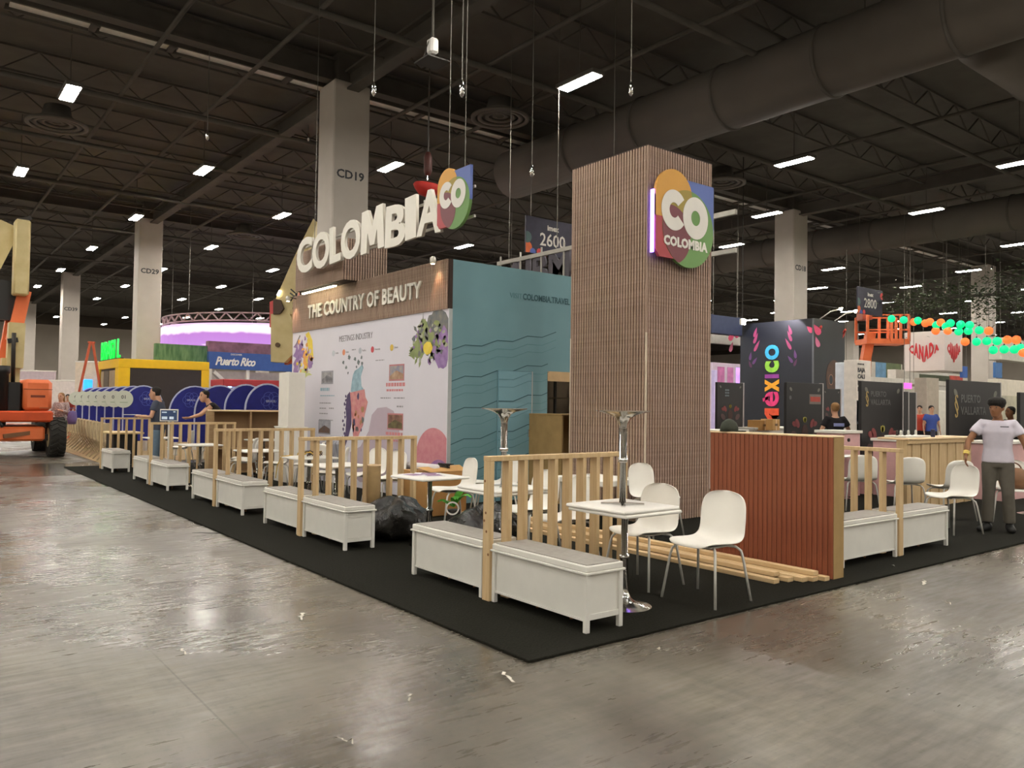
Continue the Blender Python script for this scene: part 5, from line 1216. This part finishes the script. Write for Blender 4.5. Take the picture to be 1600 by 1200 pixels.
slab('tall_white_wall','tall cream wall at the right edge behind the man','wall',1560,592,1640,700,24,(222,214,196),.3,True,0,((.02,.42,.38,.8,(206,200,176),'panel_inset'),(.4,.42,.98,.8,(210,204,182),'panel_inset'),(.0,.05,1,.4,(50,52,60),'dark_base')))
slab('navy_banner','navy hanging banner between wood tower and painted block','banner',1112,491,1160,520,27,(60,70,100),.15,False,0)
slab('hanging_sign','white hanging panel under the navy banner','sign',1112,522,1158,536,29,(216,212,204),.15,False)
slab('pink_stand','pink lit stand glimpsed between wood tower and painted block','booth',1114,566,1160,700,34,(214,196,214),.3,True,.1,((.15,.5,.38,.95,(190,110,160,.3),'pink_panel'),(.48,.5,.68,.95,(196,120,170,.3),'pink_panel'),(.78,.3,.9,.95,(200,150,255,1.2),'violet_light')))
slab('lilac_post','thin lilac lit post beside the wood tower','post',1116,578,1121,700,22,(200,186,226),.1,True,.2)
slab('magenta_screen','small magenta screen in the gap right of the left Puerto Vallarta panel','screen',1414,598,1425,607,29,(240,90,190),.1,False,1.2)
slab('blue_banner','blue banner piece left of the far column','banner',1503,572,1512,590,38,(56,96,170),.1,False)
slab('blue_banner','blue banner piece right of the far column','banner',1555,566,1566,590,38,(70,120,180),.1,False)
slab('hanging_header','white curved hanging header at the right edge','sign',1565,527,1640,562,33,(206,204,190),.5,False)
# pavilion with hanging cube
cc=at(1476,516,34); CU=thing('hanging_cube','white hanging cube lettered CANADA in a red heart shape','sign',(0,0,0)); CU.location=(cc.x,cc.y,0)
zt,zb=cc.z,at(1476,579,34).z; Ly=onx(1412,518,cc.x).y-cc.y; Lx=ony(1504,520,cc.y).x-cc.x
MB().bev((0,0,zb),(Lx,Ly,zt),.02).build('cube_body',mat('cube_white',(222,212,206),.6,var=.02),CU)
RED=mat('heart_red',(206,44,52),.5,var=.03)
def heart(M,w_,h_):
    n_=6; cw=w_/n_
    for k,c_ in enumerate('CANADA'):
        u=(k+.5)/n_*2-1; top=h_*(.80+.20*(1-abs(abs(u)-.5)*2)); bot=h_*(.62*abs(u)**1.1)
        me=textmesh(c_,.5,.02,bold=.07); xs_=[v.co.x for v in me.vertices]; ys_=[v.co.y for v in me.vertices]; x0,x1,y0,y1=min(xs_),max(xs_),min(ys_),max(ys_)
        for v in me.vertices:
            fx=(v.co.x-x0)/(x1-x0); u2=(k+fx)/n_*2-1; b2=h_*(.62*abs(u2)**1.0); t2=h_*(.80+.20*(1-abs(abs(u2)-.5)*2)); b2=h_*.6*abs(u2); fy=(v.co.y-y0)/(y1-y0)
            v.co.y=b2*0+ (h_*.6*abs(u2)) + fy*(t2-h_*.6*abs(u2)); v.co.x=k*cw+fx*cw*.9
        me.materials.clear(); me.materials.append(RED); me.name='letter'; link('letter',me,CU,M)
hz=zt-zb; heart(frame((-.003,Ly*.86,zb+hz*.22),(0,-1,0),(0,0,1)),Ly*.74,hz*.5); heart(frame((Lx*.14,-.003,zb+hz*.22),(1,0,0),(0,0,1)),Lx*.72,hz*.5)
for x,y in ((.1,.1),(Lx-.1,.1),(.1,Ly-.1),(Lx-.1,Ly-.1)): MB().tube([(x,y,zt),(x,y,ZC-.03)],.012,5).build('cable',mat('steel_wire',(112,108,100)),CU)
slab('pavilion','white pavilion with a landscape band under the hanging cube','booth',1400,577,1512,700,36,(208,204,194),.4,True,0,((.3,.88,.72,.96,(70,80,50),'landscape_band'),(.72,.86,.92,.97,(216,80,66),'red_band')))
# orange platform lift high at the right
pl=at(1345,556,33); SL=thing('platform_lift','orange lift with railed platform raised under the 2800 sign','machine',(pl.x,pl.y,0)); SL.rotation_euler=(0,0,math.atan2(_r.y,_r.x))
kx=33/FOC; U=lambda px,py:((px-1345)*kx,0,at(px,py,33).z)
MB().box((U(1346,540)[0],-.5,U(1346,538)[2]),(U(1412,540)[0],.6,U(1346,530)[2])).build('platform_floor',ORANGE,SL)
for px in (1347,1384,1398,1411):
    for y in (-.5,.6): MB().bar((U(px,0)[0],y,U(px,535)[2]),(U(px,0)[0],y,U(px,494)[2]),.09,.09).build('rail_post',ORANGE,SL)
for y in (-.5,.6):
    for py in (494,517): MB().bar((U(1347,0)[0],y,U(1347,py)[2]),(U(1411,0)[0],y,U(1411,py)[2]),.06,.06).build('guard_rail',ORANGE,SL)
MB().box((U(1343,0)[0],-.3,U(1343,500)[2]),(U(1358,0)[0],.3,U(1343,476)[2])).build('control_box',mat('lift_red3',(176,84,60),.5),SL)
MB().bar(U(1360,520),U(1352,562),.35,.3,up=(0,1,0)).build('jib_arm',ORANGE,SL); MB().bar(U(1352,560),U(1350,640),.35,.35,up=(0,1,0)).build('boom',ORANGE,SL)
MB().bev((-.8,-1,.4),(1.4,1,1.2),.05).build('chassis',ORANGE,SL)
for x,y in ((-.7,-.9),(1.2,-.9),(-.7,.9),(1.2,.9)): wheel(SL,x,y,.42,.3)
# hanging greenery truss with pendant globes
GR=mat('garland_green',(56,70,48),.8,rgb2=(84,96,66),scale=4)
ga=at(1395,470,31); g2=at(1640,455,27)
t=thing('greenery_truss','dark truss wrapped in hanging leaves above the green and orange globes','decoration',(ga.x,ga.y,ga.z)); mb=MB(); R_=random.Random(8)
d_=(g2-ga)
for k in range(3200):
    f=R_.random()**.8; c_=d_*f+Vector((R_.gauss(0,.55),R_.gauss(0,.8),R_.gauss(0,.38)*(.6+f)-.1)); a_=R_.uniform(0,6.3); s=R_.uniform(.04,.11); e1=Vector((math.cos(a_),math.sin(a_),R_.uniform(-.6,.6)))*s; e2=Vector((-math.sin(a_),math.cos(a_),R_.uniform(-.5,.5)))*s*.5
    mb.add([c_-e1,c_+e2,c_+e1,c_-e2],[(0,1,2,3)])
o=mb.build('leaves',GR,t); o['kind']='stuff'
mb=MB()
for off in (-.6,.6):
    mb.bar(Vector((0,off,0)),d_+Vector((0,off,0)),.06,.06)
for k in range(14): f=k/13; mb.bar(d_*f+Vector((0,-.6,0)),d_*f+Vector((0,.6,.0)),.04,.04)
mb.build('truss',BEAM,t)
for k in range(4): f=(k+.5)/4; MB().tube([d_*f,d_*f+Vector((0,0,ZC-.05-ga.z-d_.z*f))],.012,5).build('cable',mat('steel_wire',(112,108,100)),t)
GG=mat('globe_green',(0,205,130),emit=.9,var=.05); GO=mat('globe_orange',(255,112,52),emit=.85,var=.05)
gl_=[(1393,498,'g'),(1412,500,'g'),(1428,503,'o'),(1434,501,'g'),(1446,505,'o'),(1453,503,'o'),(1462,517,'o'),(1463,508,'g'),(1470,504,'o'),(1478,510,'g'),(1485,505,'g'),(1481,517,'o'),(1501,507,'g'),(1498,518,'g'),(1515,508,'g'),(1513,517,'g'),(1530,516,'g'),(1545,517,'o'),(1508,534,'o'),(1526,534,'g'),(1542,533,'g'),(1558,533,'g'),(1552,547,'g'),(1569,546,'g'),(1574,531,'o'),(1588,531,'o'),(1585,546,'g'),(1595,544,'g'),(1599,551,'o')]
for k,(px,py,c_) in enumerate(gl_):
    d=29-(px-1393)*.022; P=at(px,py,d); t=thing('pendant_globe','glowing %s globe hanging below the greenery'%('green' if c_=='g' else 'orange'),'lamp',tuple(P),0,'%s pendant globes'%('green' if c_=='g' else 'orange'))
    MB().sphere((0,0,0),.135,14,10).build('globe',GG if c_=='g' else GO,t,True); zt_=ga.z+(g2.z-ga.z)*(px-1393)/247; MB().tube([(0,0,.13),(0,0,max(.3,zt_-P.z))],.006,4).build('cord',DMET,t); MB().lathe([(.03,.12),(.02,.17)],8).build('cap',DMET,t)

# ------------------------------------------------------------------ people
def person(label,loc,yaw,skin,hair,shirt,trousers,shoes,pose=None,vox=.012,H=1.75,hair_style='short',sleeve=.55,head_yaw=0,extra=None,female=False):
    """local frame: +X forward, +Y left, heights for a 1.75 m body"""
    s=H/1.75
    J=dict(pel=(0,0,.95),waist=(0,0,1.10),chest=(.01,0,1.32),nbase=(0,0,1.47),neck=(.01,0,1.53),head=(.025,0,1.64),
        hipL=(0,.09,.92),kneeL=(.03,.10,.50),ankL=(-.01,.11,.09),hipR=(0,-.09,.92),kneeR=(.03,-.10,.50),ankR=(-.01,-.11,.09),
        shL=(0,.18,1.43),elL=(.0,.25,1.14),wrL=(.06,.26,.89),shR=(0,-.18,1.43),elR=(.0,-.25,1.14),wrR=(.06,-.26,.89),
        hdL=(.09,.26,.82),hdR=(.09,-.26,.82),toeL=(.2,.13,.03),toeR=(.2,-.13,.03))
    J.update(pose or {}); J={k:Vector(v)*s for k,v in J.items()}
    t=thing('person',label,'person',loc,yaw)
    sw=.93 if female else 1.0
    V=Vector; mix=lambda a,b,f:J[a].lerp(J[b],f)
    # head in its own turned frame
    hy=Matrix.Rotation(head_yaw,3,'Z'); hc=J['head']
    def hp(x,y,z): return hc+hy@(V((x,y,z))*s)
    b=MB()
    b.loft([hp(.0,0,-.115),hp(.015,0,-.10),hp(.02,0,-.06),hp(.008,0,-.01),hp(-.005,0,.04),hp(-.012,0,.08),hp(-.015,0,.105),hp(-.015,0,.115)],
           [(.03*s,.04*s),(.048*s,.055*s),(.062*s,.078*s),(.073*s,.090*s),(.077*s,.097*s),(.066*s,.085*s),(.035*s,.05*s),(.008,.01)],16,side=hy@V((0,1,0)))
    b.loft([hp(.085,0,.015),hp(.098,0,-.012),hp(.108,0,-.032),hp(.085,0,-.04)],[(.008,.008),(.010,.012),(.016,.013),(.012,.01)],8,side=hy@V((0,1,0)))   # nose
    for q in (-1,1): b.loft([hp(-.01,q*.072,.015),hp(-.012,q*.082,-.005),hp(-.008,q*.076,-.035)],[(.006,.014),(.008,.02),(.006,.012)],8)                            # ears
    b.loft([hp(.078,-.024,-.062),hp(.09,0,-.060),hp(.078,.024,-.062)],[.009,.011,.009],6)                                                                     # mouth
    b.loft([hp(.05,-.03,-.10),hp(.07,0,-.10),hp(.05,.03,-.10)],[.018,.02,.018],6)
    b.loft([J['nbase']-V((0,0,.03)),J['neck'],hp(-.005,0,-.07)],[(.065*s,.06*s),(.055*s,.055*s),(.052*s,.055*s)],12,side=(0,1,0))
    up_=[J['pel']-V((0,0,.06)),J['pel'],J['waist'],J['chest'],mix('chest','nbase',.6),J['nbase']]
    b.loft(up_,[(.14*sw*s,.10*s),(.165*s,.115*s),(.135*sw*s,.10*s),(.165*sw*s,.115*s),(.14*sw*s,.09*s),(.07*s,.06*s)],18,side=(0,1,0))
    for q in 'LR':
        b.loft([mix('chest','nbase',.5),J['sh'+q],mix('sh'+q,'el'+q,.3),J['el'+q],mix('el'+q,'wr'+q,.4),J['wr'+q]],[.06*s,.058*s,.048*s,.040*s,.039*s,.027*s],12)
        b.loft([mix('pel','hip'+q,.4),J['hip'+q],mix('hip'+q,'knee'+q,.4),J['knee'+q],mix('knee'+q,'ank'+q,.35),J['ank'+q]],[.08*s,.085*s,.075*s,.055*s,.055*s,.036*s],12)
        # hand: palm, four fingers with a bend, thumb from the side
        w0=J['wr'+q]; d=(J['hd'+q]-w0); ln=d.length; d=d.normalized(); sd=V((1,0,0))-d*d.x
        if sd.length<.2: sd=V((0,0,1))-d*d.z
        sd.normalize(); nm=d.cross(sd); inn=nm*(1 if q=='L' else -1)
        if inn.dot(V((0,-1 if q=='L' else 1,0)))<0: inn=-inn
        b.loft([w0,w0+d*.04*s,w0+d*.09*s],[(.026*s,.020*s),(.040*s,.017*s),(.042*s,.014*s)],10,side=sd)
        for k,(o_,l_) in enumerate(((.030,.072),(.010,.082),(-.011,.076),(-.031,.060))):
            a0=w0+d*.080*s+sd*o_*s; curl=.5
            b.loft([a0,a0+d*l_*.45*s+inn*.008*s,a0+d*l_*.75*s+inn*.026*s,a0+d*l_*.9*s+inn*.045*s],[.0105*s,.0098*s,.009*s,.007*s],6)
        a0=w0+d*.02*s+sd*.028*s; b.loft([a0,a0+d*.03*s+sd*.025*s+inn*.008*s,a0+d*.06*s+sd*.032*s+inn*.02*s],[.014*s,.012*s,.009*s],6)
    me=soft(b,vox,2,'body'); me.materials.clear(); me.materials.append(skin); link('body',me,t)
    # eyes, brows
    for q in (-1,1):
        MB().sphere(hp(.076,q*.032,.008),.012*s,8,6).build('eye',EYEM,t,True)
    mb=MB()
    for q in (-1,1): mb.loft([hp(.083,q*.016,.030),hp(.084,q*.034,.035),hp(.072,q*.052,.030)],[.004*s,.005*s,.003*s],5)
    mb.build('eyebrows',hair,t)
    # hair
    h=MB()
    if hair_style=='cap_curly':
        h.loft([hp(-.02,0,-.03),hp(-.02,0,.03),hp(-.012,0,.07),hp(-.012,0,.115),hp(-.012,0,.145),hp(-.012,0,.152)],[(.07*s,.07*s),(.092*s,.10*s),(.108*s,.128*s),(.10*s,.118*s),(.06*s,.075*s),(.01,.01)],18,side=hy@V((0,1,0)))
    else:
        h.loft([hp(-.035,0,-.05),hp(-.035,0,.0),hp(-.018,0,.055),hp(-.018,0,.095),hp(-.016,0,.122),hp(-.016,0,.128)],[(.06*s,.055*s),(.080*s,.075*s),(.083*s,.100*s),(.070*s,.086*s),(.036*s,.05*s),(.01,.01)],18,side=hy@V((0,1,0)))
        if hair_style=='long': h.loft([hp(-.04,0,.06),hp(-.055,0,-.02),hp(-.06,0,-.12),hp(-.06,0,-.20)],[(.085*s,.06*s),(.095*s,.055*s),(.10*s,.05*s),(.085*s,.03*s)],16,side=hy@V((0,1,0)))
        if hair_style=='tied': h.sphere(hp(-.1,0,.06),.045*s,10,8)
    me=soft(h,.012,2,'hair'); me.materials.clear(); me.materials.append(hair); link('hair',me,t)
    # shirt
    c=MB(); g=.016
    c.loft([J['pel']-V((0,0,.04)),J['pel']+V((0,0,.05)),J['waist'],J['chest'],mix('chest','nbase',.6),mix('chest','nbase',.93)],[((.175*sw)*s+g,.122*s+g),(.165*s+g,.115*s+g),(.15*sw*s+g,.112*s+g),(.168*sw*s+g,.120*s+g),(.145*sw*s+g,.098*s+g),(.075*s+g,.065*s+g)],22,side=(0,1,0))
    for q in 'LR':
        e=sleeve; P=[mix('chest','nbase',.5),J['sh'+q],mix('sh'+q,'el'+q,min(e,1)*.5),mix('sh'+q,'el'+q,min(e,1))]; R=[.060*s+g*.5,.060*s+g*.5,.056*s+g*.8,.056*s+g*.9]
        if e>1: P.append(mix('el'+q,'wr'+q,e-1)); R.append(.036*s+g*.6)
        if e>0: c.loft(P,R,14)
    me=soft(c,max(vox,.013),3,'shirt'); me.materials.clear(); me.materials.append(shirt); link('shirt',me,t)
    # trousers
    c=MB(); c.loft([J['pel']+V((0,0,.06)),J['pel']-V((0,0,.02)),J['pel']-V((0,0,.10))],[(.158*s+g*.5,.118*s),(.178*s,.13*s),(.16*s,.12*s)],18,side=(0,1,0))
    for q in 'LR': c.loft([mix('pel','hip'+q,.8),mix('hip'+q,'knee'+q,.1),mix('hip'+q,'knee'+q,.5),J['knee'+q],mix('knee'+q,'ank'+q,.5),mix('knee'+q,'ank'+q,.93)],[.095*s,.102*s,.09*s,.075*s,.075*s,.072*s],14)
    me=soft(c,max(vox,.013),3,'trousers'); me.materials.clear(); me.materials.append(trousers); link('trousers',me,t)
    for q in 'LR':
        a=J['ank'+q]; d=(J['toe'+q]-a); d.z=0; d=d.normalized()
        c=MB(); c.loft([V((a.x,a.y,.045))-d*.07,V((a.x,a.y,.05))-d*.04,V((a.x,a.y,.055))+d*.03,V((a.x,a.y,.04))+d*.12,V((a.x,a.y,.035))+d*.19],[(.03,.04),(.042,.048),(.045,.052),(.048,.036),(.03,.028)],12,side=d.cross(V((0,0,1))))
        c.loft([V((a.x,a.y,.05)),V((a.x,a.y,.11))],[.045,.042],10)
        c.v=[(x,y,max(0.0,z)) for x,y,z in c.v]; c.build('shoe',shoes,t,True)
    return t,J
GREYT=mat('tee_white',(206,200,212),.85,var=.03,bump=.15,scale=14); CARGO=mat('cargo_grey',(92,87,78),.9,bump=.3,scale=12); SHOEB=mat('shoe_black',(26,25,24),.6)
# man with the chair: his right hand reaches down to the chair back
px,py=7.95,.52; yaw=math.radians(196); c_,s_=math.cos(yaw),math.sin(yaw)
def loc2(P): d=Vector((P[0]-px,P[1]-py,P[2]-.018)); return (d.x*c_+d.y*s_, -d.x*s_+d.y*c_, d.z)
hs=1.75/1.64
wr=Vector(loc2((7.615,.755,.955)))*hs; hand=Vector(loc2((7.60,.755,.86)))*hs; shr=Vector((.02,-.19,1.42)); elr=shr.lerp(wr,.52)+Vector((-.02,-.06,-.02))
P1,Jm=person('man in a white T-shirt and grey cargo trousers carrying a white chair at the right',(px,py,.018),yaw,SKIN_D,HAIR_D,GREYT,CARGO,SHOEB,
    pose=dict(wrR=tuple(wr),hdR=tuple(hand),elR=tuple(elr),shR=tuple(shr),shL=(-.02,.19,1.42),elL=(.0,.31,1.16),wrL=(.12,.38,.94),hdL=(.17,.40,.87),kneeL=(.05,.12,.50),ankL=(-.03,.13,.09),toeL=(.2,.19,.03),kneeR=(.06,-.10,.50),ankR=(.05,-.12,.09),toeR=(.25,-.20,.03),
              head=(.05,-.01,1.63),chest=(.02,0,1.32)),vox=.010,H=1.64,hair_style='cap_curly',head_yaw=-.35)
wv=Jm['wrR']; BND=mat('band_yellow',(232,206,110),.5)
for k in (0,1):
    q=wv.lerp(Jm['elR'],.10+.12*k); MB().loft([q-(Jm['elR']-wv).normalized()*.008,q+(Jm['elR']-wv).normalized()*.008],[.036,.038],14).build('wristband',BND,P1,True)
MB().box((.0,-.045,-.006),(.002,.045,.006)).build('chest_print',INK,P1,M=Matrix.Translation((.158,.085,1.30)))
# the other figures
TEEN=mat('tee_slate',(66,72,88),.9); JEAN=mat('jeans',(96,116,134),.9,bump=.2,scale=20); BLK=mat('tee_black',(28,24,28),.9)
p=at(246,700,15.3)
person('man in a slate T-shirt and jeans looking down at papers in his hands',(p.x,p.y,.018),math.radians(150),SKIN_L,HAIR_D,TEEN,JEAN,SHOEB,
    pose=dict(elL=(.06,.25,1.16),wrL=(.30,.14,1.18),hdL=(.38,.08,1.19),elR=(.06,-.26,1.16),wrR=(.30,-.14,1.16),hdR=(.38,-.08,1.17),head=(.07,0,1.62)),vox=.018,H=1.74)
t=thing('clipboard','pale sheet held by the man in the slate T-shirt','paper',(p.x-.42,p.y+.22,1.21),.5); MB().box((-.12,-.1,0),(.12,.1,.006)).build('sheet',PAPER,t)
p=at(345,660,16.9)
person('man in a sleeveless black top leaning behind the plywood shelves',(p.x,p.y,.018),math.radians(165),SKIN_L,HAIR_D,BLK,mat('trousers_dark',(40,40,48),.9),SHOEB,
    pose=dict(chest=(.16,0,1.28),nbase=(.24,0,1.42),neck=(.27,0,1.48),head=(.34,0,1.57),shL=(.18,.18,1.38),shR=(.20,-.18,1.38),elL=(.40,.24,1.18),wrL=(.62,.20,1.12),hdL=(.70,.18,1.11),elR=(.40,-.26,1.18),wrR=(.62,-.24,1.10),hdR=(.70,-.22,1.09)),vox=.02,H=1.76,sleeve=.12,head_yaw=.4)
p=at(94,690,22.6)
person('woman with shoulder length hair in a patterned top, beside the orange lift',(p.x,p.y,.0),math.radians(232),SKIN_L,HAIR_B,mat('patterned_top',(206,196,190),.9,rgb2=(120,100,110),scale=26),mat('slacks_green',(92,104,92),.9),SHOEB,
    pose=dict(elL=(.05,.24,1.16),wrL=(.22,.10,1.24),hdL=(.28,.04,1.27),elR=(.05,-.24,1.14),wrR=(.22,-.08,1.10),hdR=(.28,-.02,1.10)),vox=.022,H=1.66,hair_style='long',sleeve=1.7,female=True)
t=thing('lilac_bag','lilac bag carried by the woman beside the orange lift','bag',(p.x+.25,p.y-.22,.78)); MB().loft([(0,0,0),(0,0,.15),(0,0,.34),(0,0,.38)],[(.10,.07),(.13,.08),(.11,.06),(.05,.03)],12).build('bag_body',mat('lilac',(120,104,160),.8),t,True)
mb=MB(); arcring(mb,0,.36,.09,.105,0,PI,-.01,.01,12); mb.build('bag_handle',mat('lilac',(120,104,160)),t,M=frame((0,0,0),(1,0,0),(0,0,1)))
p=at(1305,680,14.8)
P5,J5=person('person with tied blond hair in a black T-shirt, seen from behind the red counter',(p.x,p.y,.0),math.radians(55),SKIN_L,HAIR_B,BLK,mat('trousers_dark',(40,40,48)),SHOEB,
    pose=dict(elL=(.0,.30,1.16),elR=(.0,-.30,1.16),wrL=(.2,.26,1.08),hdL=(.28,.24,1.08),wrR=(.2,-.26,1.08),hdR=(.28,-.24,1.08)),vox=.02,H=1.62,hair_style='tied',female=True)
MB().box((-.003,-.10,-.03),(.0,.10,.03)).build('back_print',mat('print_blue',(150,160,210),.6),P5,M=Matrix.Translation((-.15,0,1.22)))
p=at(1580,690,15.6)
person('dark haired person in a black top half hidden behind the man in the white T-shirt',(p.x,p.y,.0),math.radians(150),SKIN_D,HAIR_D,BLK,mat('trousers_dark',(40,40,48)),SHOEB,vox=.022,H=1.60,sleeve=.9)
for k,(px_,d,lb,hc_,tc_) in enumerate(((1437,25,'far visitor in a red top at the white stand',HAIR_D,(190,70,50)),(1455,24.5,'far visitor in a blue top at the white stand',HAIR_D,(60,80,150)),(104,30,'distant person in a red top behind the woman',HAIR_D,(150,50,44)))):
    p=at(px_,690,d); person(lb,(p.x,p.y,.0),math.radians(200+30*k),SKIN_L,hc_,mat('top_%d'%k,tc_,.9),BLK,SHOEB,vox=.035,H=1.66,sleeve=.6)
